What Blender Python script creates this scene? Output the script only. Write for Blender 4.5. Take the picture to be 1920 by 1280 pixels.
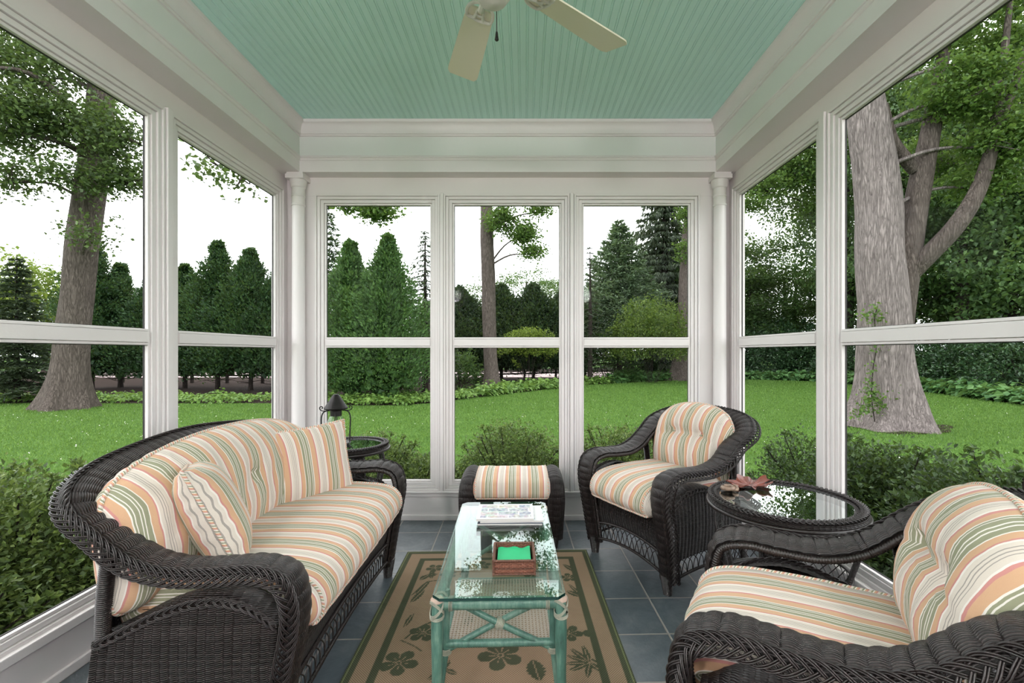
import bpy, math, random
import numpy as np

# ------------------------------------------------------------------ scene, camera, world, light
scene = bpy.context.scene
for _o in list(bpy.data.objects):
    bpy.data.objects.remove(_o)
COL = scene.collection
F, CX, HY, CH = 875.0, 985.0, 660.0, 1.27      # focal length in px, vanishing point, eye height in metres

cam_data = bpy.data.cameras.new('camera')
cam = bpy.data.objects.new('camera', cam_data)
COL.objects.link(cam)
cam.location = (0, 0, CH)
cam.rotation_euler = (math.pi / 2, 0, 0)
cam_data.sensor_width = 36.0
cam_data.lens = F * 36.0 / 1920.0
cam_data.shift_x = -(CX - 960.0) / 1920.0
cam_data.shift_y = (HY - 640.0) / 1920.0
cam_data.clip_start = 0.05
cam_data.clip_end = 500
scene.camera = cam

SKY = 3.5
world = bpy.data.worlds.new('overcast_sky')
scene.world = world
world.use_nodes = True
wn = world.node_tree
wn.nodes.clear()
w_out = wn.nodes.new('ShaderNodeOutputWorld')
w_bg = wn.nodes.new('ShaderNodeBackground')
w_tc = wn.nodes.new('ShaderNodeTexCoord')
w_sep = wn.nodes.new('ShaderNodeSeparateXYZ')
w_map = wn.nodes.new('ShaderNodeMapRange')
w_ramp = wn.nodes.new('ShaderNodeValToRGB')
wn.links.new(w_tc.outputs['Generated'], w_sep.inputs[0])
w_map.inputs[1].default_value = -0.1
w_map.inputs[2].default_value = 0.9
wn.links.new(w_sep.outputs['Z'], w_map.inputs[0])
wn.links.new(w_map.outputs[0], w_ramp.inputs[0])
w_ramp.color_ramp.elements[0].color = (0.93, 0.97, 1.0, 1)
w_ramp.color_ramp.elements[1].color = (1.0, 1.0, 1.0, 1)
wn.links.new(w_ramp.outputs[0], w_bg.inputs['Color'])
w_bg.inputs['Strength'].default_value = SKY
wn.links.new(w_bg.outputs[0], w_out.inputs['Surface'])

sun_data = bpy.data.lights.new('sun', 'SUN')
sun_data.energy = 1.0
sun_data.angle = math.radians(55)
sun_data.color = (1.0, 0.96, 0.9)
sun = bpy.data.objects.new('sun', sun_data)
COL.objects.link(sun)
sun.rotation_euler = (math.radians(-9), math.radians(-30), 0)

scene.view_settings.view_transform = 'Standard'
scene.view_settings.look = 'None'
scene.view_settings.exposure = 0.14
scene.view_settings.gamma = 1.0
scene.view_settings.use_curve_mapping = False
scene.cycles.max_bounces = 10
scene.cycles.diffuse_bounces = 5
scene.cycles.glossy_bounces = 3
scene.cycles.transmission_bounces = 4
scene.cycles.transparent_max_bounces = 16
scene.cycles.caustics_reflective = False
scene.cycles.caustics_refractive = False
scene.cycles.sample_clamp_indirect = 6.0

rng = np.random.default_rng(7)
random.seed(7)
PI = math.pi

# ------------------------------------------------------------------ helpers
def V3(*a):
    return np.array(a, float)

def fpt(px, py, Z=0.0):
    """a point of the photograph on the horizontal plane of height Z"""
    Y = F * (CH - Z) / (py - HY)
    return ((px - CX) * Y / F, Y, Z)

def unit(v):
    v = np.asarray(v, float)
    n = np.linalg.norm(v, axis=-1, keepdims=True)
    return v / np.maximum(n, 1e-9)

def catmull(P, n):
    """smooth curve through the rows of P, n samples per span"""
    P = np.asarray(P, float)
    A = np.vstack([2 * P[0] - P[1], P, 2 * P[-1] - P[-2]])
    out = []
    for i in range(len(P) - 1):
        p0, p1, p2, p3 = A[i], A[i + 1], A[i + 2], A[i + 3]
        for t in np.linspace(0, 1, n, endpoint=False):
            out.append(0.5 * ((2 * p1) + (-p0 + p2) * t + (2 * p0 - 5 * p1 + 4 * p2 - p3) * t * t + (-p0 + 3 * p1 - 3 * p2 + p3) * t ** 3))
    out.append(P[-1])
    return np.array(out)

def resample(P, step, k=3):
    """even spacing along the first k columns"""
    P = np.asarray(P, float)
    d = np.r_[0, np.cumsum(np.linalg.norm(np.diff(P[:, :k], axis=0), axis=1))]
    n = max(2, int(round(d[-1] / step)) + 1)
    s = np.linspace(0, d[-1], n)
    return np.stack([np.interp(s, d, P[:, j]) for j in range(P.shape[1])], 1), s

def frames(P, closed=False):
    P = np.asarray(P, float)
    if closed:
        T = unit(np.roll(P, -1, 0) - np.roll(P, 1, 0))
    else:
        T = unit(np.gradient(P, axis=0))
    N = np.zeros_like(P)
    a = V3(0, 0, 1) if abs(T[0][2]) < 0.9 else V3(1, 0, 0)
    n = unit(a - T[0] * np.dot(a, T[0]))
    for i in range(len(P)):
        n = n - T[i] * np.dot(n, T[i])
        n = n / max(np.linalg.norm(n), 1e-9)
        N[i] = n
    return T, N, np.cross(T, N)

class MB:
    def __init__(self):
        self.V, self.Q, self.T, self.U, self.n = [], [], [], [], 0
        self.mq, self.mt = [], []

    def add(self, V, Q=None, T=None, U=None, m=0):
        V = np.asarray(V, float).reshape(-1, 3)
        self.V.append(V)
        self.U.append(np.zeros((len(V), 2)) if U is None else np.asarray(U, float).reshape(-1, 2))
        if Q is not None and len(Q):
            Q = np.asarray(Q, int).reshape(-1, 4)
            self.Q.append(Q + self.n)
            self.mq.append(np.full(len(Q), m))
        if T is not None and len(T):
            T = np.asarray(T, int).reshape(-1, 3)
            self.T.append(T + self.n)
            self.mt.append(np.full(len(T), m))
        self.n += len(V)
        return self

    def grid(self, P, U=None, cu=False, cv=False, m=0):
        P = np.asarray(P, float)
        a, b = P.shape[:2]
        idx = np.arange(a * b).reshape(a, b)
        if cu:
            idx = np.vstack([idx, idx[:1]])
        if cv:
            idx = np.hstack([idx, idx[:, :1]])
        Q = np.stack([idx[:-1, :-1], idx[:-1, 1:], idx[1:, 1:], idx[1:, :-1]], -1).reshape(-1, 4)
        return self.add(P, Q, None, U, m)

    def box(self, x0, x1, y0, y1, z0, z1, m=0):
        x0, x1 = min(x0, x1), max(x0, x1)
        y0, y1 = min(y0, y1), max(y0, y1)
        z0, z1 = min(z0, z1), max(z0, z1)
        v = [(x0, y0, z0), (x1, y0, z0), (x1, y1, z0), (x0, y1, z0), (x0, y0, z1), (x1, y0, z1), (x1, y1, z1), (x0, y1, z1)]
        q = [(0, 3, 2, 1), (4, 5, 6, 7), (0, 1, 5, 4), (1, 2, 6, 5), (2, 3, 7, 6), (3, 0, 4, 7)]
        return self.add(v, q, None, [(p[0] + p[1], p[2]) for p in v], m)

    def tube(self, P, r, seg=8, closed=False, caps=True, ring=None, ramp=0.12, vs=1.0, m=0):
        """a tube along P; ring = pitch of wrapped strands that make the surface beady"""
        P = np.asarray(P, float)
        r = np.broadcast_to(np.asarray(r, float), (len(P),)).copy()
        d = np.r_[0, np.cumsum(np.linalg.norm(np.diff(P, axis=0), axis=1))]
        if ring:
            PP, s = resample(np.c_[P, r], ring / 4.0)
            P, r, d = PP[:, :3], PP[:, 3], s
            r = r * (1 - ramp + 2 * ramp * np.abs(np.sin(PI * s / ring)))
        T, N, B = frames(P, closed)
        a = np.arange(seg) * 2 * PI / seg
        R = P[:, None] + r[:, None, None] * (np.cos(a)[None, :, None] * N[:, None] + np.sin(a)[None, :, None] * B[:, None])
        n = len(P)
        U = np.zeros((n, seg, 2))
        U[..., 0] = d[:, None]
        U[..., 1] = (a / (2 * PI))[None] * vs
        base = self.n
        self.grid(R, U, cu=closed, cv=True, m=m)
        if caps and not closed:
            self.add([P[0], P[-1]], None, None, [(0, 0), (d[-1], 0)])
            c0, c1 = self.n - 2, self.n - 1
            t = [(c0, base + (k + 1) % seg, base + k) for k in range(seg)]
            o = base + (n - 1) * seg
            t += [(c1, o + k, o + (k + 1) % seg) for k in range(seg)]
            self.T.append(np.array(t))
            self.mt.append(np.full(len(t), m))
        return self

    def lathe(self, prof, c=(0, 0, 0), seg=24, axis='z', m=0):
        prof = np.asarray(prof, float)
        a = np.arange(seg) * 2 * PI / seg
        P = np.zeros((len(prof), seg, 3))
        P[..., 0] = prof[:, 0, None] * np.cos(a)
        P[..., 1] = prof[:, 0, None] * np.sin(a)
        P[..., 2] = prof[:, 1, None]
        d = np.r_[0, np.cumsum(np.linalg.norm(np.diff(prof, axis=0), axis=1))]
        U = np.zeros((len(prof), seg, 2))
        U[..., 0] = a[None] * max(prof[:, 0].max(), 1e-3)
        U[..., 1] = d[:, None]
        return self.grid(P + np.asarray(c, float), U, cv=True, m=m)

    def build(self, name, mats, parent=None, smooth=True, angle=40, col=None):
        V = np.concatenate(self.V)
        U = np.concatenate(self.U)
        Q = np.concatenate(self.Q) if self.Q else np.zeros((0, 4), int)
        T = np.concatenate(self.T) if self.T else np.zeros((0, 3), int)
        me = bpy.data.meshes.new(name)
        me.vertices.add(len(V))
        me.vertices.foreach_set('co', V.astype(np.float32).ravel())
        loops = np.r_[Q.ravel(), T.ravel()].astype(np.int32)
        me.loops.add(len(loops))
        me.loops.foreach_set('vertex_index', loops)
        nf = len(Q) + len(T)
        me.polygons.add(nf)
        st = np.r_[np.arange(len(Q)) * 4, len(Q) * 4 + np.arange(len(T)) * 3].astype(np.int32)
        me.polygons.foreach_set('loop_start', st)
        uv = me.uv_layers.new(name='UVMap')
        uv.data.foreach_set('uv', U[loops].astype(np.float32).ravel())
        if not isinstance(mats, (list, tuple)):
            mats = [mats]
        for mm in mats:
            me.materials.append(mm)
        if len(mats) > 1:
            mi = np.r_[np.concatenate(self.mq) if self.mq else [], np.concatenate(self.mt) if self.mt else []].astype(np.int32)
            me.polygons.foreach_set('material_index', mi)
        if col is not None:
            at = me.color_attributes.new('Col', 'FLOAT_COLOR', 'POINT')
            c4 = np.ones((len(V), 4), np.float32)
            c4[:, :col.shape[1]] = col
            at.data.foreach_set('color', c4.ravel())
        me.update(calc_edges=True)
        me.polygons.foreach_set('use_smooth', np.full(nf, bool(smooth)))
        if smooth and angle and nf < 250000:
            me.set_sharp_from_angle(angle=math.radians(angle))
        me.validate(verbose=False)
        o = bpy.data.objects.new(name, me)
        COL.objects.link(o)
        if parent is not None:
            o.parent = parent
        return o

def bevel(o, w=0.0025, seg=2):
    b = o.modifiers.new('bevel', 'BEVEL')
    b.width = w
    b.segments = seg
    b.limit_method = 'ANGLE'
    b.angle_limit = math.radians(50)
    return o

def tag(o, label=None, cat=None, group=None, kind=None):
    if label:
        o['label'] = label
    if cat:
        o['category'] = cat
    if group:
        o['group'] = group
    if kind:
        o['kind'] = kind
    return o

def thing(name, label, cat, loc=(0, 0, 0), rz=0.0, group=None, kind=None):
    o = bpy.data.objects.new(name, None)
    o.empty_display_size = 0.1
    COL.objects.link(o)
    o.location = loc
    o.rotation_euler = (0, 0, rz)
    return tag(o, label, cat, group, kind)

def copy_tree(o, parent=None):
    c = o.copy()
    COL.objects.link(c)
    c.parent = parent
    for ch in list(o.children):
        copy_tree(ch, c)
    return c

# ------------------------------------------------------------------ materials
class NT:
    """tiny node-graph writer"""
    def __init__(self, name):
        self.m = bpy.data.materials.new(name)
        self.m.use_nodes = True
        self.t = self.m.node_tree
        self.t.nodes.clear()
        self.out = self.t.nodes.new('ShaderNodeOutputMaterial')

    def put(self, sock, v):
        if hasattr(v, 'is_linked') or hasattr(v, 'links'):
            self.t.links.new(v, sock)
        elif isinstance(v, (tuple, list)) and len(v) == 3 and sock.type == 'RGBA':
            sock.default_value = (*v, 1)
        else:
            sock.default_value = v

    def n(self, typ, ins=None, out=0, **kw):
        nd = self.t.nodes.new('ShaderNode' + typ)
        for k, v in kw.items():
            setattr(nd, k, v)
        for k, v in (ins or {}).items():
            self.put(nd.inputs[k], v)
        return nd.outputs[out] if out is not None else nd

    def math(self, op, a, b=0.0, c=None, clamp=False):
        nd = self.t.nodes.new('ShaderNodeMath')
        nd.operation = op
        nd.use_clamp = clamp
        self.put(nd.inputs[0], a)
        self.put(nd.inputs[1], b)
        if c is not None:
            self.put(nd.inputs[2], c)
        return nd.outputs[0]

    def ramp(self, fac, stops, interp='LINEAR'):
        nd = self.t.nodes.new('ShaderNodeValToRGB')
        cr = nd.color_ramp
        cr.interpolation = interp
        while len(cr.elements) < len(stops):
            cr.elements.new(0.5)
        for e, (p, c) in zip(cr.elements, stops):
            e.position = p
            e.color = (*c, 1) if len(c) == 3 else c
        self.put(nd.inputs[0], fac)
        return nd.outputs[0]

    def mix(self, fac, a, b, mode='MIX'):
        nd = self.t.nodes.new('ShaderNodeMix')
        nd.data_type = 'RGBA'
        nd.blend_type = mode
        self.put(nd.inputs[0], fac)
        self.put(nd.inputs[6], a)
        self.put(nd.inputs[7], b)
        return nd.outputs[2]

    def uv(self):
        s = self.n('SeparateXYZ', {0: self.n('TexCoord', out=None).outputs['UV']}, out=None)
        return s.outputs[0], s.outputs[1]

    def obj(self):
        return self.n('TexCoord', out=None).outputs['Object']

    def bump(self, h, dist=0.002, strength=1.0, normal=None):
        ins = {'Height': h, 'Distance': dist, 'Strength': strength}
        if normal is not None:
            ins['Normal'] = normal
        return self.n('Bump', ins)

    def principled(self, **kw):
        nd = self.t.nodes.new('ShaderNodeBsdfPrincipled')
        names = {'color': 'Base Color', 'rough': 'Roughness', 'metal': 'Metallic', 'normal': 'Normal', 'spec': 'Specular IOR Level',
                 'coat': 'Coat Weight', 'sheen': 'Sheen Weight'}
        for k, v in kw.items():
            self.put(nd.inputs[names.get(k, k)], v)
        return nd.outputs[0]

    def done(self, sh):
        self.t.links.new(sh, self.out.inputs['Surface'])
        return self.m

def rgb(r, g, b):
    """sRGB bytes to linear"""
    f = lambda c: (c / 255 / 12.92) if c <= 10 else ((c / 255 + 0.055) / 1.055) ** 2.4
    return (f(r), f(g), f(b))

def plain(name, color, rough=0.5, bump=None, metal=0.0, spec=0.5, var=0.0, scale=20):
    t = NT(name)
    kw = dict(color=color, rough=rough, metal=metal, spec=spec)
    if var:
        nz = t.n('TexNoise', {'Vector': t.obj(), 'Scale': scale, 'Detail': 5.0})
        a = tuple(max(0, c * (1 - var)) for c in color)
        b = tuple(min(1, c * (1 + var)) for c in color)
        kw['color'] = t.ramp(nz, [(0.3, a), (0.7, b)])
    if bump:
        nz2 = t.n('TexNoise', {'Vector': t.obj(), 'Scale': bump[0], 'Detail': 4.0})
        kw['normal'] = t.bump(nz2, bump[1])
    return t.done(t.principled(**kw))

M = {}
M['paint'] = plain('white_trim_paint', rgb(225, 219, 219), 0.42, bump=(60, 0.0006), var=0.02, scale=3)
M['wallpaint'] = plain('white_wall_paint', rgb(225, 219, 219), 0.55, var=0.02, scale=3)
M['ceil'] = plain('mint_ceiling_paint', rgb(200, 236, 229), 0.5, var=0.03, scale=2)
M['gasket'] = plain('dark_glazing_bead', (0.02, 0.018, 0.018), 0.6)
M['frieze'] = plain('pale_frieze_paint', rgb(222, 223, 220), 0.5)

def mat_tile():
    t = NT('slate_floor_tile')
    s = t.n('SeparateXYZ', {0: t.obj()}, out=None)
    x, y = s.outputs[0], s.outputs[1]
    ang = 0.0286
    u = t.math('ADD', x, t.math('MULTIPLY', y, ang))
    v = t.math('SUBTRACT', y, t.math('MULTIPLY', x, ang))
    T = 0.3056
    u = t.math('DIVIDE', t.math('ADD', u, -0.7057 + 30 * T), T)
    v = t.math('DIVIDE', t.math('ADD', v, -3.309 + 30 * T), T)
    def edge(c):
        f = t.math('FRACT', c)
        return t.math('MINIMUM', f, t.math('SUBTRACT', 1.0, f))
    e = t.math('MINIMUM', edge(u), edge(v))
    wob = t.n('TexNoise', {'Vector': t.obj(), 'Scale': 30.0, 'Detail': 2.0})
    e2 = t.math('ADD', e, t.math('MULTIPLY', t.math('SUBTRACT', wob, 0.5), 0.008))
    grout = t.n('MapRange', {0: e2, 1: 0.010, 2: 0.018, 3: 1.0, 4: 0.0})
    cell = t.n('CombineXYZ', {0: t.math('FLOOR', u), 1: t.math('FLOOR', v), 2: 0.0})
    wn_ = t.n('TexWhiteNoise', {'Vector': cell})
    off = t.n('VectorMath', {0: t.obj(), 1: t.n('VectorMath', {0: t.n('TexWhiteNoise', {'Vector': cell}, out=1), 1: (9.0, 9.0, 9.0)}, operation='MULTIPLY')}, operation='ADD')
    n1 = t.n('TexNoise', {'Vector': off, 'Scale': 5.0, 'Detail': 9.0, 'Roughness': 0.68, 'Distortion': 1.1})
    n2 = t.n('TexNoise', {'Vector': off, 'Scale': 42.0, 'Detail': 5.0, 'Roughness': 0.6})
    c = t.ramp(n1, [(0.28, rgb(62, 71, 78)), (0.48, rgb(82, 91, 97)), (0.62, rgb(98, 105, 109)), (0.78, rgb(122, 123, 125))])
    c = t.mix(t.math('MULTIPLY', n2, 0.45), c, rgb(52, 60, 68))
    c = t.mix(t.math('MULTIPLY', wn_, 0.25), c, rgb(96, 104, 112))
    c = t.mix(grout, c, rgb(142, 136, 130))
    h = t.math('ADD', t.math('MULTIPLY', n1, 0.8), t.math('MULTIPLY', n2, 0.35))
    h = t.math('MULTIPLY', h, t.math('SUBTRACT', 1.0, grout))
    b = t.bump(h, 0.004, 0.7)
    r = t.math('ADD', 0.27, t.math('MULTIPLY', n2, 0.2))
    return t.done(t.principled(color=c, rough=r, normal=b, spec=0.6))
M['tile'] = mat_tile()

def mat_glass(name, tint=(1, 1, 1), gloss=(0.9, 0.95, 0.95), ior=1.45, rough=0.0, gain=1.0):
    t = NT(name)
    fr = t.n('Fresnel', {'IOR': ior})
    geo = t.n('NewGeometry', out=None).outputs['Backfacing']
    tr = t.n('BsdfTransparent', {'Color': tint})
    gl = t.n('BsdfGlossy', {'Color': gloss, 'Roughness': rough})
    # one thin sheet: the same reflection from either side
    lw = t.n('LayerWeight', {'Blend': 0.5}, out=None).outputs['Facing']
    f = t.math('ADD', 0.04, t.math('MULTIPLY', t.math('POWER', lw, 5.0), 0.9))
    f = t.math('MULTIPLY', f, gain, clamp=True)
    return t.done(t.n('MixShader', {0: f, 1: tr, 2: gl}))
M['pane'] = mat_glass('window_glass', (0.975, 0.98, 0.975), gain=0.06)
M['table_glass'] = mat_glass('table_glass', (0.86, 0.945, 0.91), gain=1.15)
M['round_glass'] = mat_glass('round_table_glass', (0.80, 0.90, 0.86), gain=3.2)
M['lamp_glass'] = mat_glass('lantern_glass', (0.93, 0.95, 0.95), gain=1.8)
M['glass_edge'] = plain('glass_edge', rgb(16, 52, 46), 0.08, spec=0.9)

def mat_wicker(name, s=0.036, w=0.0055, base=(0.0125, 0.0082, 0.0078), depth=0.007, flip=False, colamp=0.6):
    """woven strands: u runs along the strands, v across them, both in metres"""
    t = NT(name)
    u, v = t.uv()
    if flip:
        u, v = v, u
    row = t.math('FLOOR', t.math('DIVIDE', v, w))
    par = t.math('MODULO', t.math('ABSOLUTE', row), 2.0)
    f = t.math('FRACT', t.math('DIVIDE', v, w))
    prof = t.math('SUBTRACT', 1.0, t.math('POWER', t.math('ABSOLUTE', t.math('SUBTRACT', t.math('MULTIPLY', f, 2.0), 1.0)), 2.0))
    jit = t.n('TexWhiteNoise', {'W': row}, noise_dimensions='1D')
    uu = t.math('ADD', t.math('DIVIDE', u, s), t.math('MULTIPLY', jit, 0.12))
    over = t.math('ABSOLUTE', t.math('SINE', t.math('MULTIPLY', uu, PI)))
    over = t.math('POWER', over, 0.6)
    alt = t.math('MULTIPLY', t.math('ADD', 1.0, t.math('SINE', t.math('MULTIPLY', t.math('ADD', uu, par), PI))), 0.5)
    h = t.math('ADD', t.math('MULTIPLY', over, colamp), t.math('MULTIPLY', prof, 0.55))
    h = t.math('ADD', h, t.math('MULTIPLY', alt, 0.18))
    nz = t.n('TexNoise', {'Vector': t.obj(), 'Scale': 90.0, 'Detail': 3.0})
    c1 = tuple(x * 0.65 for x in base)
    c2 = tuple(x * 1.7 + 0.004 for x in base)
    c = t.ramp(t.math('ADD', t.math('MULTIPLY', jit, 0.5), t.math('MULTIPLY', nz, 0.5)), [(0.25, c1), (0.75, c2)])
    b = t.bump(h, depth, 1.0)
    return t.done(t.principled(color=c, rough=0.38, normal=b, spec=0.42))
M['wick'] = mat_wicker('dark_wicker_weave', s=0.040, w=0.0060)
M['wick_fine'] = mat_wicker('dark_wicker_fine', s=0.022, w=0.0052, depth=0.006)
M['wick_rod'] = plain('dark_wicker_rod', (0.0140, 0.0092, 0.0088), 0.34, bump=(160, 0.0006), spec=0.5, var=0.35, scale=60)

CREAM, ORANGE, GREEN, PINK, GRAY, WHT = rgb(210, 200, 190), rgb(198, 158, 126), rgb(134, 137, 113), rgb(190, 130, 126), rgb(152, 146, 141), rgb(226, 220, 213)
PERIOD = 0.150
def mat_stripe(name, warp=0.0):
    t = NT(name)
    u, v = t.uv()
    nz = t.n('TexNoise', {'Vector': t.obj(), 'Scale': 9.0, 'Detail': 2.0})
    uu = t.math('ADD', u, t.math('MULTIPLY', t.math('SUBTRACT', nz, 0.5), 0.004 + warp))
    f = t.math('FRACT', t.math('ADD', t.math('DIVIDE', uu, PERIOD), 50.0))
    seq = [(GREEN, 6), (WHT, 1.6), (GREEN, 3), (WHT, 1.5), (GREEN, 5.5), (WHT, 1.6), (GREEN, 2.6), (WHT, 2),
           (ORANGE, 12), (PINK, 3.4), (WHT, 2), (CREAM, 6), (GRAY, 1), (CREAM, 2.6), (GRAY, 1.3), (CREAM, 2.6), (GRAY, 1.0), (CREAM, 5), (WHT, 2.5),
           (PINK, 2.0), (ORANGE, 9), (WHT, 1.6)]
    tot = sum(a for _, a in seq)
    stops, p = [], 0
    for c, a in seq:
        stops.append((p / tot, c))
        p += a
    c = t.ramp(f, stops, 'CONSTANT')
    # cloth grain
    g = t.n('TexNoise', {'Vector': t.n('CombineXYZ', {0: t.math('MULTIPLY', u, 900.0), 1: t.math('MULTIPLY', v, 260.0)}), 'Scale': 1.0, 'Detail': 1.0})
    c = t.mix(t.math('MULTIPLY', g, 0.16), c, rgb(176, 150, 130))
    b = t.bump(g, 0.0008, 0.5)
    w = t.n('TexNoise', {'Vector': t.obj(), 'Scale': 14.0, 'Detail': 4.0, 'Distortion': 0.6})
    b = t.bump(w, 0.012, 0.35, b)
    return t.done(t.principled(color=c, rough=0.85, normal=b, spec=0.15, sheen=0.1))
M['stripe'] = mat_stripe('striped_cushion_cloth')
M['stripe_wavy'] = mat_stripe('striped_back_cushion_cloth', 0.016)
def mat_piping():
    t = NT('striped_piping')
    u, v = t.uv()
    f = t.math('FRACT', t.math('ADD', t.math('DIVIDE', u, 0.022), v))
    c = t.ramp(f, [(0.0, CREAM), (0.3, GREEN), (0.5, WHT), (0.64, ORANGE), (0.85, PINK)], 'CONSTANT')
    return t.done(t.principled(color=c, rough=0.8, spec=0.15))
M['piping'] = mat_piping()
# ------------------------------------------------------------------ the room
XL, XR, YB, YR, ZC = -1.80, 1.541, 3.53, -1.6, 2.955
WALLS = {'back': lambda a, d, z: (a, YB + d, z), 'left': lambda a, d, z: (XL - d, a, z), 'right': lambda a, d, z: (XR + d, a, z)}

def wbox(mb, W, a0, a1, z0, z1, d0, d1):
    f = WALLS[W]
    p, q = f(a0, d0, z0), f(a1, d1, z1)
    mb.box(p[0], q[0], p[1], q[1], p[2], q[2])

def ring(mb, W, o, off, w, d0, d1):
    a0, a1, z0, z1 = o[0] - off, o[1] + off, o[2] - off, o[3] + off
    wbox(mb, W, a0 - w, a0, z0 - w, z1 + w, d0, d1)
    wbox(mb, W, a1, a1 + w, z0 - w, z1 + w, d0, d1)
    wbox(mb, W, a0, a1, z0 - w, z0, d0, d1)
    wbox(mb, W, a0, a1, z1, z1 + w, d0, d1)

OPEN = {'back': [(-1.513, -0.722, 0.300, 2.385), (-0.540, 0.258, 0.300, 2.385), (0.444, 1.241, 0.300, 2.385)],
        'left': [(2.439, 3.388, 0.277, 2.405), (1.285, 2.243, 0.277, 2.405), (0.131, 1.089, 0.277, 2.405), (-1.023, -0.065, 0.277, 2.405)],
        'right': [(2.497, 3.389, 0.287, 2.412), (1.400, 2.292, 0.287, 2.412), (0.303, 1.195, 0.287, 2.412), (-0.794, 0.098, 0.287, 2.412)]}
ENDS = {'back': (XL - 0.12, XR + 0.12), 'left': (YR, YB), 'right': (YR, YB)}

floor_mb = MB().box(XL - 0.12, XR + 0.12, YR - 0.12, YB + 0.12, -0.12, 0.0)
tag(floor_mb.build('floor', M['tile'], smooth=False), kind='structure')

win_i = 0
for W, ops in OPEN.items():
    mb = MB()
    a_lo, a_hi = ENDS[W]
    g = 0.064
    zb, zt = ops[0][2], ops[0][3]
    wbox(mb, W, a_lo, a_hi, -0.12, zb - g, 0, 0.065)
    wbox(mb, W, a_lo, a_hi, zt + g, ZC + 0.02, 0, 0.065)
    cuts = sorted([(o[0] - g, o[1] + g) for o in ops])
    edge = a_lo
    for c0, c1 in cuts:
        wbox(mb, W, edge, c0, zb - g, zt + g, 0, 0.065)
        edge = c1
    wbox(mb, W, edge, a_hi, zb - g, zt + g, 0, 0.065)
    wall = tag(bevel(mb.build('wall_' + W, M['wallpaint'], smooth=False), 0.0015, 1), kind='structure')
    # skirting, band and ledge under the sills
    mb = MB()
    e0, e1 = (XL, XR) if W == 'back' else (YR, YB)
    wbox(mb, W, e0, e1, 0.0, 0.041, -0.012, 0.002)
    tag(bevel(mb.build('baseboard_' + W, M['paint'], smooth=False), 0.004), kind='structure')
    mb = MB()
    wbox(mb, W, e0, e1, 0.178, 0.207, -0.010, 0.002)
    wbox(mb, W, e0, e1, 0.2085, 0.222, -0.018, 0.002)
    wbox(mb, W, e0, e1, 0.2225, zb - 0.092, -0.024, 0.002)
    tag(bevel(mb.build('trim_' + {'back': '1', 'left': '2', 'right': '3'}[W], M['paint'], smooth=False), 0.004), kind='structure')
    for o in ops:
        win_i += 1
        fr = MB()
        ring(fr, W, o, 0.0, 0.013, 0.014, 0.040)
        ring(fr, W, o, 0.0145, 0.024, 0.006, 0.050)
        ring(fr, W, o, 0.040, 0.021, -0.004, 0.050)
        ring(fr, W, o, 0.0625, 0.0135, -0.013, 0.02)
        win = bevel(fr.build('window_%d' % win_i, M['paint'], smooth=False), 0.002)
        tag(win, kind='structure')
        rl = MB()
        zm0, zm1 = 1.304, 1.382
        wbox(rl, W, o[0], o[1], zm0 + 0.013, zm1 - 0.013, 0.006, 0.050)
        wbox(rl, W, o[0], o[1], zm1 - 0.0115, zm1, 0.012, 0.042)
        wbox(rl, W, o[0], o[1], zm0, zm0 + 0.0115, 0.012, 0.042)
        bevel(rl.build('rail', M['paint'], win, smooth=False), 0.002)
        gk = MB()
        for z0, z1 in ((o[2], zm0), (zm1, o[3])):
            ring(gk, W, (o[0] + 0.003, o[1] - 0.003, z0 + 0.003, z1 - 0.003), 0.0, 0.0035, 0.030, 0.037)
        gk.build('glazing_bead', M['gasket'], win, smooth=False)
        for z0, z1 in ((o[2], zm0), (zm1, o[3])):
            gm = MB()
            # one sheet only
            P = WALLS[W]
            gm = MB().add([P(o[0], 0.034, z0), P(o[1], 0.034, z0), P(o[1], 0.034, z1), P(o[0], 0.034, z1)], [(0, 1, 2, 3)])
            gm.build('glass_pane', M['pane'], win, smooth=False)
    # moulded boards on the posts between the windows
    mb = MB()
    so = sorted(ops)
    for p, q in zip(so[:-1], so[1:]):
        c = (p[1] + q[0]) / 2
        if W == 'back':
            wbox(mb, W, c - 0.0135, c + 0.0135, zb - 0.085, zt + 0.085, -0.018, 0.0)
        else:
            wbox(mb, W, c - 0.0185, c + 0.0185, zb - 0.085, zt + 0.085, -0.022, 0.0)
    tag(bevel(mb.build('trim_' + {'back': '4', 'left': '5', 'right': '6'}[W], M['paint'], smooth=False), 0.004), kind='structure')

# rear wall behind the camera: the house, with a glazed double door
mb = MB()
mb.box(XL - 0.12, -0.95, YR - 0.12, YR, -0.12, ZC + 0.02)
mb.box(0.75, XR + 0.12, YR - 0.12, YR, -0.12, ZC + 0.02)
mb.box(-0.95, 0.75, YR - 0.12, YR, 2.15, ZC + 0.02)
tag(mb.build('wall_rear', M['wallpaint'], smooth=False), kind='structure')
mb = MB()
for x0, x1 in ((-0.95, -0.1), (-0.1, 0.75)):
    mb.box(x0, x0 + 0.11, YR - 0.07, YR - 0.02, 0, 2.15)
    mb.box(x1 - 0.11, x1, YR - 0.07, YR - 0.02, 0, 2.15)
    mb.box(x0 + 0.11, x1 - 0.11, YR - 0.07, YR - 0.02, 0, 0.25)
    mb.box(x0 + 0.11, x1 - 0.11, YR - 0.07, YR - 0.02, 2.02, 2.15)
door = tag(bevel(mb.build('door_1', M['paint'], smooth=False), 0.003), kind='structure')
mb = MB()
mb.box(-0.95, 0.75, YR - 0.065, YR - 0.055, 0, 2.15)
mb.build('door_panel', M['paint'], door, smooth=False)
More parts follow.
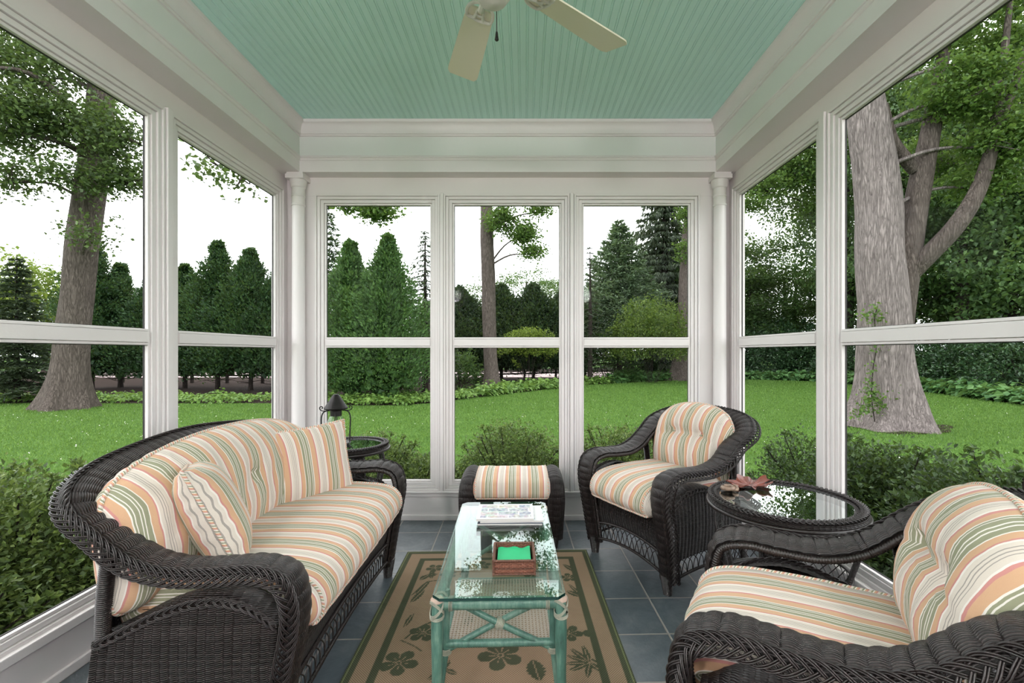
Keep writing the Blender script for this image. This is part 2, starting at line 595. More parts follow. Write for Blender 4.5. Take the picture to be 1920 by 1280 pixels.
# two globe lamps added out of view to brighten the room
tlamp = NT('fill_lamp_glow')
M['fill_globe'] = tlamp.done(tlamp.n('Emission', {'Color': (1.0, 0.94, 0.92), 'Strength': 175.0}))
M['lampmetal'] = plain('lamp_white_enamel', rgb(224, 220, 214), 0.3)
for sx, lab in ((-1.30, 'added white globe fill lamp to one side of the rear door nearer the loveseat'), (1.08, 'added white globe fill lamp to the other side of the rear door')):
    w_ = thing('wall_lamp', lab, 'lamp', (sx, YR, 2.10), 0, 'added globe fill lamps beside the rear door')
    MB().lathe([(0.0, 0.02), (0.05, 0.02), (0.055, 0.0)], (0, 0, 0), 24).build('wall_plate', M['lampmetal'], w_).rotation_euler = (-PI / 2, 0, 0)
    MB().tube(catmull([(0, 0.01, 0), (0, 0.10, -0.02), (0, 0.16, 0.03), (0, 0.17, 0.08)], 6), 0.01, 10).build('arm', M['lampmetal'], w_)
    MB().lathe([(0.0001, 0.08)] + [(0.12 * math.sin(q), 0.20 - 0.12 * math.cos(q)) for q in np.linspace(0.1, PI - 0.02, 14)], (0, 0.17, 0), 24).build('globe', M['fill_globe'], w_)

# bead-board ceiling: a real grooved profile run along the room
prof = []
x = XL - 0.12
pitch = 0.0458
while x < XR + 0.12:
    for dx, dz in ((0, 0), (0.0016, 0.0032), (0.0034, 0.0), (0.0052, -0.0010), (0.0092, -0.0010), (0.0110, 0.0), (0.0128, 0.0032), (0.0146, 0.0)):
        prof.append((x + dx, ZC + dz))
    x += pitch
prof = np.array(prof)
P = np.zeros((len(prof), 2, 3))
P[..., 0] = prof[:, :1]
P[..., 2] = prof[:, 1:]
P[:, 0, 1] = YR - 0.12
P[:, 1, 1] = YB + 0.12
cm = MB().grid(P[::-1])
cm.box(XL - 0.12, XR + 0.12, YR - 0.12, YB + 0.12, ZC + 0.02, ZC + 0.06)
tag(cm.build('ceiling', M['ceil'], smooth=False), kind='structure')

# box beam with its crown and lower moulding, mitred round three sides
BXL, BXR, BYB = -1.655, 1.395, 3.42
def cornice(pts):
    pts = np.asarray(pts, float)
    P = np.zeros((len(pts), 4, 3))
    for i, (o, z) in enumerate(pts):
        P[i] = [(BXL + o, YR, z), (BXL + o, BYB - o, z), (BXR - o, BYB - o, z), (BXR - o, YR, z)]
    return P
beam = MB().grid(cornice([(-0.16, 2.59), (0.0, 2.59), (0.0, 2.673), (0.006, 2.676), (0.010, 2.684), (0.010, 2.690), (0.016, 2.692), (0.016, 2.700), (0.008, 2.706), (0.0, 2.708), (0.0, 2.712)]))
tag(beam.build('trim_7', M['paint'], smooth=True, angle=25), kind='structure')
tag(MB().grid(cornice([(0.0, 2.7119), (0.0, 2.8482)])).build('trim_8', M['frieze'], smooth=False), kind='structure')
crown = [(0.0, 2.848), (0.012, 2.849), (0.012, 2.861), (0.018, 2.863)] + [(0.018 + 0.034 * (1 - math.cos(a)), 2.865 + 0.068 * math.sin(a)) for a in np.linspace(0, PI / 2 * 0.95, 8)] + [(0.052, 2.936), (0.052, 2.9549)]
tag(MB().grid(cornice(crown)).build('trim_9', M['paint'], smooth=True, angle=25), kind='structure')

# round corner columns with square capitals
for i, (cx_, sx) in enumerate(((-1.690, 1), (1.448, -1))):
    mb = MB()
    cy_ = 3.475
    mb.lathe([(0.0, 0.0), (0.062, 0.0), (0.062, 0.05), (0.052, 0.06), (0.049, 0.08), (0.046, 1.2), (0.044, 2.352), (0.049, 2.356), (0.049, 2.366), (0.045, 2.37),
              (0.045, 2.42), (0.049, 2.424), (0.049, 2.432), (0.046, 2.436), (0.046, 2.486), (0.052, 2.492), (0.056, 2.51), (0.060, 2.53), (0.060, 2.545)], (cx_, cy_, 0), 32)
    mb.box(cx_ - 0.066, cx_ + 0.066, cy_ - 0.066, cy_ + 0.055, 2.545, 2.575)
    mb.box(cx_ - 0.060, cx_ + 0.060, cy_ - 0.060, cy_ + 0.055, 2.575, 2.592)
    tag(mb.build('trim_%d' % (10 + i), M['paint'], smooth=True, angle=30), kind='structure')

# unseen roof slab; wide eaves added to shade window jambs and hedge
M['soffit'] = plain('shading_eave_paint', rgb(200, 198, 192), 0.6)
mb = MB()
mb.box(XL - 0.62, XR + 0.62, YR - 0.6, YB + 0.62, 3.03, 3.16)
tag(mb.build('shading_roof', M['soffit'], smooth=False), kind='structure')
# ------------------------------------------------------------------ the garden
GZ = -0.40
def g(px, py):
    return fpt(px, py, GZ)

def leafmat(name, stops, trans=0.35, rough=0.5, spec=0.3):
    t = NT(name)
    r = t.n('NewGeometry', out=None).outputs['Random Per Island']
    c = t.ramp(r, [(i / max(1, len(stops) - 1), s) for i, s in enumerate(stops)])
    p = t.principled(color=c, rough=rough, spec=spec)
    tl = t.n('BsdfTranslucent', {'Color': t.mix(0.4, c, (0.26, 0.36, 0.07), 'MIX')})
    return t.done(t.n('MixShader', {0: trans, 1: p, 2: tl}))

LM = {
    'maple': leafmat('maple_leaves', [(0.028, 0.050, 0.018), (0.052, 0.090, 0.028), (0.095, 0.150, 0.044)], 0.30),
    'bright': leafmat('young_maple_leaves', [(0.040, 0.085, 0.020), (0.075, 0.150, 0.030), (0.130, 0.220, 0.045)], 0.40),
    'forest': leafmat('forest_leaves', [(0.024, 0.058, 0.018), (0.045, 0.098, 0.028), (0.085, 0.160, 0.045)], 0.34),
    'yellow': leafmat('yellow_green_leaves', [(0.070, 0.120, 0.018), (0.130, 0.190, 0.025), (0.200, 0.260, 0.040)], 0.40),
    'lime': leafmat('lime_green_leaves', [(0.040, 0.085, 0.018), (0.085, 0.145, 0.026), (0.150, 0.205, 0.036)], 0.4),
    'arbor': leafmat('arborvitae_sprays', [(0.012, 0.035, 0.014), (0.022, 0.060, 0.020), (0.040, 0.100, 0.030)], 0.2),
    'arborlit': leafmat('lit_arborvitae_sprays', [(0.024, 0.062, 0.018), (0.050, 0.120, 0.032), (0.090, 0.180, 0.050)], 0.25),  # brighter copy of the arbor greens: light on the pair put into the colour
    'hedge': leafmat('dark_conifer_sprays', [(0.007, 0.018, 0.009), (0.013, 0.032, 0.013), (0.024, 0.055, 0.018)], 0.15),
    'spruce': leafmat('spruce_needles', [(0.022, 0.038, 0.022), (0.040, 0.062, 0.034), (0.065, 0.090, 0.050)], 0.15),
    'pine': leafmat('pine_needles', [(0.050, 0.090, 0.048), (0.095, 0.150, 0.082), (0.150, 0.215, 0.120)], 0.2),
    'hosta': leafmat('hosta_leaves', [(0.070, 0.150, 0.030), (0.130, 0.240, 0.050), (0.200, 0.330, 0.075)], 0.35),
    'hostad': leafmat('dark_hosta_leaves', [(0.040, 0.105, 0.036), (0.075, 0.180, 0.055), (0.125, 0.250, 0.080)], 0.3),
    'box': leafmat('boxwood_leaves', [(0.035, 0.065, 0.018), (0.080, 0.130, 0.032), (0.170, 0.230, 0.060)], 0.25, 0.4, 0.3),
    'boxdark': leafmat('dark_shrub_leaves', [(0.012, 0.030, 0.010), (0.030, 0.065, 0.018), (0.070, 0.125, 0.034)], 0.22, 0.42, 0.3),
    'rhodo': leafmat('rhododendron_leaves', [(0.015, 0.042, 0.018), (0.034, 0.082, 0.034), (0.062, 0.130, 0.052)], 0.15, 0.38, 0.5),
}

def mat_bark(name, c1, c2, scale=7.0, zs=0.22):
    t = NT(name)
    v = t.n('Mapping', {'Vector': t.obj(), 'Scale': (scale, scale, scale * zs)})
    ds = t.n('TexNoise', {'Vector': v, 'Scale': 1.6, 'Detail': 4.0}, out=1)
    v = t.n('VectorMath', {0: v, 1: t.n('VectorMath', {0: ds, 1: (1.1, 1.1, 1.1)}, operation='MULTIPLY')}, operation='ADD')
    vo = t.n('TexVoronoi', {'Vector': v, 'Scale': 3.6, 'Randomness': 1.0}, feature='DISTANCE_TO_EDGE')
    nz = t.n('TexNoise', {'Vector': v, 'Scale': 4.0, 'Detail': 7.0, 'Roughness': 0.7, 'Distortion': 0.8})
    h = t.math('ADD', t.math('MULTIPLY', vo, 0.9, clamp=True), t.math('MULTIPLY', nz, 0.95))
    c = t.ramp(h, [(0.30, c1), (0.8, c2)])
    b = t.bump(h, 0.05, 1.0)
    return t.done(t.principled(color=c, rough=0.9, normal=b, spec=0.1))
BK = {'oak': mat_bark('ridged_grey_bark', (0.034, 0.027, 0.024), (0.175, 0.145, 0.128), 6.0, 0.15),
      'silver': mat_bark('shaggy_silver_bark', (0.075, 0.062, 0.060), (0.33, 0.285, 0.275), 6.5, 0.11),
      'dark': mat_bark('dark_bark', (0.014, 0.011, 0.010), (0.060, 0.048, 0.042), 8.0)}

def add_leaves(mb, P, size, updir=0.4, aspect=0.62, outward=None, droop=0.0, m=0, fold=0.12):
    """one folded leaf blade per point"""
    n = len(P)
    d = rng.normal(size=(n, 3))
    d[:, 2] *= 0.6
    if outward is not None:
        d = unit(d) * 0.8 + outward
    d[:, 2] -= droop
    d = unit(d)
    nn = rng.normal(size=(n, 3)) * 0.7
    nn[:, 2] += updir * 2
    s = unit(np.cross(d, nn))
    up = np.cross(s, d)
    L = size * rng.uniform(0.6, 1.25, (n, 1))
    W = L * aspect * 0.5
    v0 = P
    v1 = P + d * L * 0.45 + s * W + up * L * fold
    v2 = P + d * L - up * L * 0.06
    v3 = P + d * L * 0.45 - s * W + up * L * fold
    V = np.stack([v0, v1, v2, v3], 1).reshape(-1, 3)
    Q = np.arange(4 * n).reshape(n, 4)
    mb.add(V, Q, None, None, m)

def clumps(centers, radii, per, flat=0.6):
    """points scattered about clump centres"""
    centers = np.asarray(centers, float)
    k = len(centers)
    radii = np.broadcast_to(np.asarray(radii, float), (k,))
    P = np.repeat(centers, per, 0)
    o = rng.normal(size=(k * per, 3)) * 0.5
    o[:, 2] *= flat
    return P + o * np.repeat(radii, per)[:, None], unit(o + 1e-6)

def ellipsoid_pts(c, r, n, shell=0.5, low=-1.0):
    v = unit(rng.normal(size=(n * 2, 3)))
    v = v[v[:, 2] > low][:n]
    rad = (shell + (1 - shell) * rng.random((len(v), 1))) ** 0.6
    return np.asarray(c) + v * rad * np.asarray(r)

def trunk_tube(mb, pts, seg=20, flare=0.0, rough=0.06, step=0.12):
    """pts rows: x y z r"""
    P = catmull(np.asarray(pts, float), 10)
    P, s = resample(P, step)
    C, r = P[:, :3], P[:, 3]
    T, N, B = frames(C)
    a = np.arange(seg) * 2 * PI / seg
    ph = rng.random(6) * 6
    R = r[:, None] * np.ones(seg)
    for k, (fa, fz) in enumerate(((2, 0.9), (3, 1.7), (5, 2.6), (9, 0.7))):
        R = R * (1 + rough * (0.7 if k else 1) * np.sin(fa * a[None] + fz * s[:, None] + ph[k]) / (1 + 0.4 * k))
    if flare:
        w = np.exp(-s / (r[0] * 1.1))[:, None]
        lobes = 0.55 + 0.45 * np.cos(5 * a[None] + ph[5])
        R = R * (1 + flare * w * lobes)
    X = C[:, None] + R[..., None] * (np.cos(a)[None, :, None] * N[:, None] + np.sin(a)[None, :, None] * B[:, None])
    mb.grid(X, cv=True)
    return mb

# ground ---------------------------------------------------------------------
def mat_grass():
    t = NT('lawn_grass')
    o = t.obj()
    big = t.n('TexNoise', {'Vector': o, 'Scale': 0.35, 'Detail': 4.0})
    mid = t.n('TexNoise', {'Vector': o, 'Scale': 3.0, 'Detail': 6.0, 'Roughness': 0.65})
    fine = t.n('TexNoise', {'Vector': t.n('Mapping', {'Vector': o, 'Scale': (1.0, 0.45, 1.0)}), 'Scale': 55.0, 'Detail': 4.0, 'Roughness': 0.75})
    f = t.math('ADD', t.math('MULTIPLY', mid, 0.45), t.math('MULTIPLY', fine, 0.55))
    c = t.ramp(f, [(0.32, (0.028, 0.076, 0.014)), (0.5, (0.068, 0.148, 0.028)), (0.68, (0.125, 0.225, 0.048))])
    c = t.mix(t.math('MULTIPLY', big, 0.35), c, (0.080, 0.140, 0.026))
    b = t.bump(fine, 0.04, 0.9)
    return t.done(t.principled(color=c, rough=0.9, normal=b, spec=0.08))
M['grass'] = mat_grass()
M['mulch'] = plain('bark_mulch', (0.030, 0.021, 0.018), 0.95, bump=(30, 0.03), var=0.6, scale=25, spec=0.05)
M['road'] = plain('pale_pink_driveway', (0.42, 0.34, 0.34), 0.9, var=0.1, scale=2, spec=0.1)
M['petal'] = plain('fallen_petals', (0.75, 0.74, 0.68), 0.8)

front = [g(-1500, 775), g(-500, 768), (g(0, 757)), g(250, 757), g(515, 757), g(700, 761), g(800, 757), g(900, 745), g(975, 736), g(1050, 728), g(1120, 721), g(1290, 713), g(1400, 712), g(1530, 716), g(1620, 724), g(1760, 738), g(1920, 760), g(2300, 800)]
front = np.array(front)
front = catmull(front, 6)
gm = MB().box(-140, 140, YR - 60, 160, GZ - 0.3, GZ)
tag(gm.build('lawn_ground', M['grass'], smooth=False), kind='structure')
fd = unit(np.c_[front[:, :2], np.zeros(len(front))])
far = front + fd * 26
P = np.stack([front + fd * 0.15 + [0, 0, 0.006], front + fd * 5 + [0, 0, 0.006], far + [0, 0, 0.006]], 1)
tag(MB().grid(P[::-1]).build('ground_bed', M['mulch'], smooth=False), kind='structure')
tag(MB().box(-90, 14, 30.5, 39, GZ - 0.1, GZ + 0.03).build('road', M['road'], smooth=False), kind='structure')
# planting strip round the porch and its foundation
mb = MB()
mb.box(XL - 0.12, XR + 0.12, YR - 0.12, YB + 0.12, GZ - 0.2, -0.118)
tag(mb.build('wall_foundation', M['wallpaint'], smooth=False), kind='structure')
mb = MB()
mb.box(XL - 1.5, XL - 0.12, YR, YB + 1.0, GZ - 0.1, GZ + 0.02)
mb.box(XR + 0.12, XR + 1.3, YR, YB + 1.0, GZ - 0.1, GZ + 0.02)
mb.box(XL - 0.12, XR + 0.12, YB + 0.12, YB + 1.0, GZ - 0.1, GZ + 0.02)
tag(mb.build('ground_border', M['mulch'], smooth=False), kind='structure')

# short grass blades over the nearer lawn, and fallen petals on it
def lawn_points(n, ymin, ymax, xmax=1.25):
    r = rng.random(n) ** 0.8
    Y = ymin + (ymax - ymin) * r
    X = rng.uniform(-xmax, xmax, n) * Y
    lim_l = np.interp(X / Y, front[:, 0] / front[:, 1], np.hypot(front[:, 0], front[:, 1]))
    ok = (np.hypot(X, Y) < lim_l) & ~((X > XL - 1.5) & (X < XR + 1.3) & (Y < YB + 1.0))
    return np.c_[X, Y, np.full(n, GZ)][ok]
gp = lawn_points(620000, 2.4, 34)
n = len(gp)
d = rng.normal(size=(n, 2)) * 0.5
hgt = rng.uniform(0.022, 0.05, n) * (0.8 + 0.03 * gp[:, 1])
wid = 0.0035 * (0.6 + 0.16 * gp[:, 1])
s = rng.normal(size=(n, 2))
s = s / np.linalg.norm(s, axis=1, keepdims=True)
tip = gp + np.c_[d * hgt[:, None], hgt]
a0 = gp + np.c_[s * wid[:, None], np.zeros(n)]
a1 = gp - np.c_[s * wid[:, None], np.zeros(n)]
LM['blade'] = leafmat('grass_blades', [(0.045, 0.112, 0.020), (0.090, 0.188, 0.034), (0.165, 0.290, 0.062)], 0.35, 0.5, 0.25)
gb = MB().add(np.stack([a0, a1, tip], 1).reshape(-1, 3), None, np.arange(3 * n).reshape(n, 3))
tag(gb.build('lawn_grass', LM['blade'], smooth=False), 'short green lawn grass spreading from the porch to the planting beds', 'grass', kind='stuff')
pp = lawn_points(900, 4.5, 16) + [0, 0, 0.045]
mb = MB()
add_leaves(mb, pp, 0.026, 1.5, 0.8)
tag(mb.build('fallen_petals', M['petal'], smooth=False), 'tiny pale petals scattered over the lawn', 'petals', kind='stuff')

# low leafy borders along the far edge of the lawn
def border(i0, i1, depth, dens, lm, size, name, label, hgt):
    seg = front[i0:i1]
    mb = MB()
    L = np.linalg.norm(np.diff(seg, axis=0), axis=1).sum()
    k = int(L * depth * dens)
    t = rng.random(k) * (len(seg) - 1.001)
    a = t.astype(int)
    fr = (t - a)[:, None]
    p = seg[a] * (1 - fr) + seg[a + 1] * fr
    dd = unit(np.c_[p[:, :2], np.zeros(k)])
    off = rng.random((k, 1))
    p = p + dd * off * depth
    p[:, 2] = GZ + 0.02
    per = 15
    PP = np.repeat(p, per, 0)
    az = rng.random(k * per) * 2 * PI
    rr = np.sqrt(rng.random(k * per)) * 0.17
    el = rng.uniform(0.5, 1.0, k * per) * hgt * np.repeat(rng.uniform(0.7, 1.15, k), per)
    out = np.c_[np.cos(az), np.sin(az), np.zeros(k * per)]
    Pt = PP + out * rr[:, None] + np.c_[np.zeros((k * per, 2)), el * (1.2 - rr / 0.2)]
    add_leaves(mb, Pt, size, 0.9, 0.8, outward=out * 1.3, droop=0.45, fold=0.1)
    tag(mb.build(name, lm, smooth=False), label, 'ground cover', kind='stuff')
nf = len(front)
border(8, 42, 2.3, 13, LM['hosta'], 0.13, 'pachysandra_border', 'low pale green ground cover between the lawn and the dark evergreens', 0.30)
border(42, 62, 2.6, 12, LM['hosta'], 0.20, 'hosta_border', 'light green hosta border curving behind the middle of the lawn', 0.42)
border(61, nf, 2.8, 15, LM['hostad'], 0.28, 'hosta_border', 'dark green hosta border at the foot of the woods', 0.58)

# builders for plants --------------------------------------------------------
def arborvitae(x, y, h, r, lm, label, z0=0.9, n=7000, size=0.13, group=None, lean=0.0):
    t = thing('arborvitae', label, 'evergreen', (x, y, GZ), rng.random() * 6, group)
    mb = MB()
    k = max(30, n // 56)
    u = rng.random(k) ** 0.75
    z = z0 + (h - z0) * u
    prof = r * np.clip(np.minimum((1 - u) * 1.45, 0.66 + 2.2 * u), 0, 1.0)
    az = rng.random(k) * 2 * PI
    ph_ = rng.random(2) * 6
    lump = 1 + 0.20 * np.sin(3 * az + 5 * u + ph_[0]) + 0.12 * np.sin(7 * az - 9 * u + ph_[1]) + rng.normal(size=k) * 0.17
    C = np.c_[np.cos(az) * prof * lump * 0.92, np.sin(az) * prof * lump * 0.92, z]
    P, o = clumps(C, (0.24 * r + 0.10) * (0.30 + 0.70 * prof / r), 56, 0.9)
    outw = unit(np.c_[P[:, :2], np.full(len(P), 0.35 * r)])
    add_leaves(mb, P, size, 0.1, 0.55, outward=outw * 1.0 + [0, 0, 0.45], fold=0.12)
    # inner growth
    k2 = n // 5
    u = rng.random(k2) ** 0.8
    prof = r * 0.6 * np.clip((1 - u) * 1.4, 0, 1)
    az = rng.random(k2) * 2 * PI
    rr = rng.random(k2)
    add_leaves(mb, np.c_[np.cos(az) * prof * rr, np.sin(az) * prof * rr, z0 + (h - z0) * u], size * 2.4, 0.1, 0.9)
    mb.build('foliage', lm, t, smooth=False)
    tb = MB()
    trunk_tube(tb, [(0, 0, -0.05, 0.10), (0.02, 0, h * 0.4, 0.07), (0, 0.02, h * 0.93, 0.015)], 9, 0.4)
    for _ in range(26):
        a = rng.random() * 2 * PI
        zz = rng.uniform(0.25, z0 + 0.9)
        L = rng.uniform(0.4, 0.95) * r
        tb.tube(catmull([(0, 0, zz), (math.cos(a) * L * 0.5, math.sin(a) * L * 0.5, zz + 0.04), (math.cos(a + 0.3) * L, math.sin(a + 0.3) * L, zz + rng.uniform(-0.15, 0.35))], 3), np.linspace(0.018, 0.004, 7), 5, caps=False)
    tb.build('trunk', BK['dark'], t)
    return t

def conifer(x, y, h, r, lm, label, z0=0.5, layers=26, per=9, size=0.16, droop=0.35, hang=0.0, dens=34, group=None, name='spruce_tree', asp=0.16):
    t = thing(name, label, 'evergreen', (x, y, GZ), rng.random() * 6, group)
    mb, tb = MB(), MB()
    trunk_tube(tb, [(0, 0, -0.05, 0.035 * h * 0.55), (0.02, 0, h * 0.5, 0.012 * h), (0, 0, h, 0.01)], 10, 0.3)
    for i in range(layers):
        u = (i + rng.random() * 0.5) / layers
        z = z0 + (h - z0) * u
        L0 = r * (1 - u) ** 0.85 + 0.05
        for j in range(per):
            a = j * 2 * PI / per + i * 1.1 + rng.normal() * 0.2
            L = L0 * rng.uniform(0.65, 1.1)
            dz = -droop * L
            tip_z = z + dz + 0.12 * L
            B = catmull([(0, 0, z), (math.cos(a) * L * 0.5, math.sin(a) * L * 0.5, z + dz * 0.35), (math.cos(a) * L, math.sin(a) * L, tip_z)], 4)
            tb.tube(B, np.linspace(0.012 + 0.006 * L, 0.003, len(B)), 4, caps=False)
            m_ = max(5, int(dens * L))
            q = rng.random(m_) ** 0.7 * (len(B) - 1.001)
            ia = q.astype(int)
            fr = (q - ia)[:, None]
            C = B[ia] * (1 - fr) + B[ia + 1] * fr
            side = V3(-math.sin(a), math.cos(a), 0)
            C = C + side * (rng.normal(size=(m_, 1)) * 0.16 * L * (1 - 0.5 * q / len(B))[:, None])
            outw = np.tile(V3(math.cos(a), math.sin(a), 0.1), (m_, 1)) + side * rng.normal(size=(m_, 1)) * 0.6
            add_leaves(mb, C, size, 0.6, asp * 2, outward=outw, droop=hang, fold=0.05)
    mb.build('foliage', lm, t, smooth=False)
    tb.build('trunk', BK['dark'], t)
    return t

def deciduous(x, y, trunk_pts, crowns, lm, label, name='shade_tree', bark='oak', leaf=0.16, branches=(), group=None, flare=0.5, per=34, cr=0.5, seg=24, cat='tree', limb=None):
    """crowns: (cx, cy, cz, rx, ry, rz, clumps) about the tree's foot"""
    t = thing(name, label, cat, (x, y, GZ), 0, group)
    mb, tb = MB(), MB()
    trunk_tube(tb, trunk_pts, seg, flare)
    for b in branches:
        if limb:
            trunk_tube(MB(), b, 14, 0.0, 0.08).build('limb', BK[limb], t)
        else:
            trunk_tube(tb, b, 12, 0.0, 0.08)
    tp = np.asarray(trunk_pts, float)
    for c in crowns:
        C = ellipsoid_pts(c[:3], c[3:6], int(c[6]), 0.25)
        P, o = clumps(C, cr, per, 0.55)
        add_leaves(mb, P, leaf, 0.6, 0.75, droop=0.25)
        # twigs that reach the clumps
        hub = V3(*c[:3]) - [0, 0, c[5] * 0.4]
        root = tp[np.argmin(np.abs(tp[:, 2] - max(hub[2] - 0.6, tp[:, 2].min())))][:3]
        if len(c) < 8:
            tb.tube(catmull([root, (root + hub) / 2 + [0, 0, 0.25], hub], 4), np.linspace(0.05, 0.02, 9), 6, caps=False)
        for q in C[::max(1, len(C) // 14)]:
            tb.tube(catmull([hub, (hub + q) / 2 + rng.normal(size=3) * 0.12, q], 3), np.linspace(0.02, 0.004, 7), 4, caps=False)
    mb.build('foliage', lm, t, smooth=False)
    tb.build('trunk', BK[bark], t)
    return t

def shrub(x, y, rx, ry, h, lm, label, n=7000, size=0.033, group=None, name='boxwood_shrub', z0=0.1, rz=0.0, stems=16, gap=0.35, per=16):
    t = thing(name, label, 'shrub', (x, y, GZ), rz, group)
    mb, tb = MB(), MB()
    k = n // per
    v = unit(rng.normal(size=(k, 3)))
    v[:, 2] = np.abs(v[:, 2]) * 1.0 - 0.12
    rad = rng.uniform(gap, 1.0, (k, 1)) ** 0.5
    C = v * rad * [rx, ry, h - z0] + [0, 0, z0]
    C[:, 2] *= 1 + 0.10 * np.sin(5 * C[:, 0] + 3) * np.sin(6 * C[:, 1])
    P, o = clumps(C, 0.07 + 0.06 * h, per, 0.7)
    P = P[P[:, 2] > 0.02]
    add_leaves(mb, P, size, 0.8, 0.6, outward=unit(P - [0, 0, h * 0.2]) * 0.8)
    # young shoots that stand proud of the outline
    for _ in range(stems):
        a, e = rng.random() * 2 * PI, rng.uniform(0.3, 1.2)
        q = V3(math.cos(a) * rx * math.cos(e), math.sin(a) * ry * math.cos(e), h * math.sin(e) * 0.97)
        root = V3(q[0] * 0.12, q[1] * 0.12, 0)
        B = catmull([root, (root + q) / 2 * [0.8, 0.8, 1.0] + rng.normal(size=3) * 0.03, q, q * 1.02 + [0, 0, rng.uniform(-0.02, 0.03)]], 5)
        tb.tube(B, np.linspace(0.009, 0.002, len(B)), 5, caps=False)
        Q = np.repeat(B[8:], 5, 0) + rng.normal(size=(len(B[8:]) * 5, 3)) * 0.012
        add_leaves(mb, Q, size * 1.1, 0.8, 0.55, outward=np.tile(unit(q), (len(Q), 1)) * 0.5)
    mb.build('foliage', lm, t, smooth=False)
    tb.build('stems', BK['dark'], t)
    return t

def at(px, py, Y):
    return V3((px - CX) * Y / F, Y, CH + (HY - py) * Y / F)

def rel(base, rows):
    """rows (px, py, depth, r_px) -> trunk rows about the foot"""
    out = []
    for px, py, Y, r in rows:
        p = at(px, py, Y) - V3(base[0], base[1], GZ)
        out.append((*p, r * Y / F))
    return out

def relc(base, rows):
    """rows (px, py, depth, rx_px, ry_px, clumps) -> crown rows"""
    out = []
    for px, py, Y, rx, ry, k, *bare in rows:
        p = at(px, py, Y) - V3(base[0], base[1], GZ)
        s = Y / F
        out.append((*p, rx * s, rx * s * 0.8, ry * s, k, *bare))
    return out

# great tree outside the left windows
b = g(125, 766)
D = b[1]
deciduous(b[0], b[1], rel(b, [(124, 769, D, 36), (130, 700, D, 27), (140, 600, D, 26), (150, 500, D, 25), (166, 380, D, 23), (180, 280, D, 22), (190, 180, D, 21), (196, 60, D, 19), (190, -90, D, 16), (180, -260, D, 11)]),
          relc(b, [(70, 130, D - 1, 80, 50, 60), (20, 220, D - 1.5, 60, 60, 60), (110, 225, D - 1, 70, 40, 60), (215, 250, D - 1, 40, 60, 44), (235, 330, D - 0.8, 34, 36, 30), (150, 330, D - 1.2, 50, 26, 22), (25, 330, D - 1.5, 40, 30, 18),
                   (110, 40, D, 120, 60, 50), (200, 120, D, 60, 60, 26), (0, 60, D, 80, 60, 30), (170, 430, D - 1, 30, 22, 8), (60, -120, D, 200, 120, 90), (300, -60, D, 120, 100, 50), (452, 330, 9, 26, 12, 5, 1), (410, 308, 9, 12, 9, 3, 1)]),
          LM['maple'], 'tall leafy tree with ridged grey trunk standing on the lawn outside the sofa side windows', leaf=0.115,
          branches=[rel(b, [(182, 270, D, 8), (130, 200, D - 0.8, 6), (60, 140, D - 1.6, 4.5), (-20, 125, D - 2, 3)]), rel(b, [(180, 300, D, 7), (110, 265, D - 1, 4.5), (20, 250, D - 1.6, 3)]), rel(b, [(185, 290, D, 6), (225, 260, D - 0.6, 4), (262, 270, D - 1, 2.5)])], per=52, cr=0.62)

# evergreens along the fence, seen through the left windows
for px, top, r, Y, nm in ((172, 445, 1.25, 21.0, 'dark arborvitae with a sharp tip just behind the great left tree'), (226, 500, 1.2, 22.0, 'dark arborvitae showing at the far edge of the front left window'),
                          (287, 520, 1.2, 21.5, 'dark arborvitae half hidden by the post between the left windows'),
                          (347, 500, 1.15, 21.5, 'dark arborvitae at the near edge of the second left window'), (408, 458, 1.35, 21.0, 'tallest dark arborvitae in the second left window'),
                          (470, 472, 1.45, 20.5, 'broad dark arborvitae beside the tallest one in the second left window'), (530, 500, 1.3, 20.5, 'dark arborvitae behind the left corner column')):
    q = at(px, top, Y)
    arborvitae(q[0], Y, q[2] - GZ, r * 1.22, LM['arbor'], nm, z0=0.7, n=17000, size=0.125, group='dark arborvitae along the fence')
q = at(32, 478, 15.5)
conifer(q[0], 15.5, q[2] - GZ, 1.3, LM['spruce'], 'young spruce with a thin pointed top outside the front left window', layers=26, per=10, size=0.17, dens=80)
for i, (px, top, Y, r) in enumerate(((-20, 470, 31, 5), (85, 500, 34, 4.5), (-140, 430, 30, 6), (185, 560, 36, 4))):
    q = at(px, top, Y)
    hh = q[2] - GZ
    deciduous(q[0], Y, [(0, 0, -0.1, 0.25), (0.1, 0, hh * 0.4, 0.18), (0, 0, hh * 0.8, 0.06)], [(0, 0, hh * 0.55, r, r, hh * 0.45, 120)], LM['yellow'],
              ['pale yellow green tree far beyond the young spruce', 'pale yellow green tree far behind the great left tree', 'pale tree far off past the edge of the left window', 'pale green tree low behind the great left trunk'][i],
              name='garden_tree', leaf=0.26, per=50, cr=1.1, group='pale trees beyond the road')

# evergreens and trees seen through the back windows
q = at(657, 468, 16.8)
arborvitae(q[0], 16.8, q[2] - GZ + 0.2, 1.32, LM['arborlit'], 'lit green arborvitae at the outer edge of the first back window', z0=0.25, n=24000, size=0.11, group='lit green arborvitae pair')
q = at(727, 458, 16.4)
arborvitae(q[0], 16.4, q[2] - GZ + 0.2, 1.48, LM['arborlit'], 'lit green arborvitae in the middle of the first back window', z0=0.25, n=26000, size=0.11, group='lit green arborvitae pair')
q = at(612, 372, 24)
conifer(q[0], 24, q[2] - GZ, 2.4, LM['arbor'], 'tall dark spruce rising behind the lit green arborvitae', layers=34, per=10, size=0.26, dens=26)
q = at(797, 425, 19.5)
conifer(q[0], 19.5, q[2] - GZ, 1.7, LM['spruce'], 'thin grey spruce with sparse drooping twigs beside the first mullion', layers=30, per=8, size=0.16, dens=24, hang=0.8, z0=0.8)
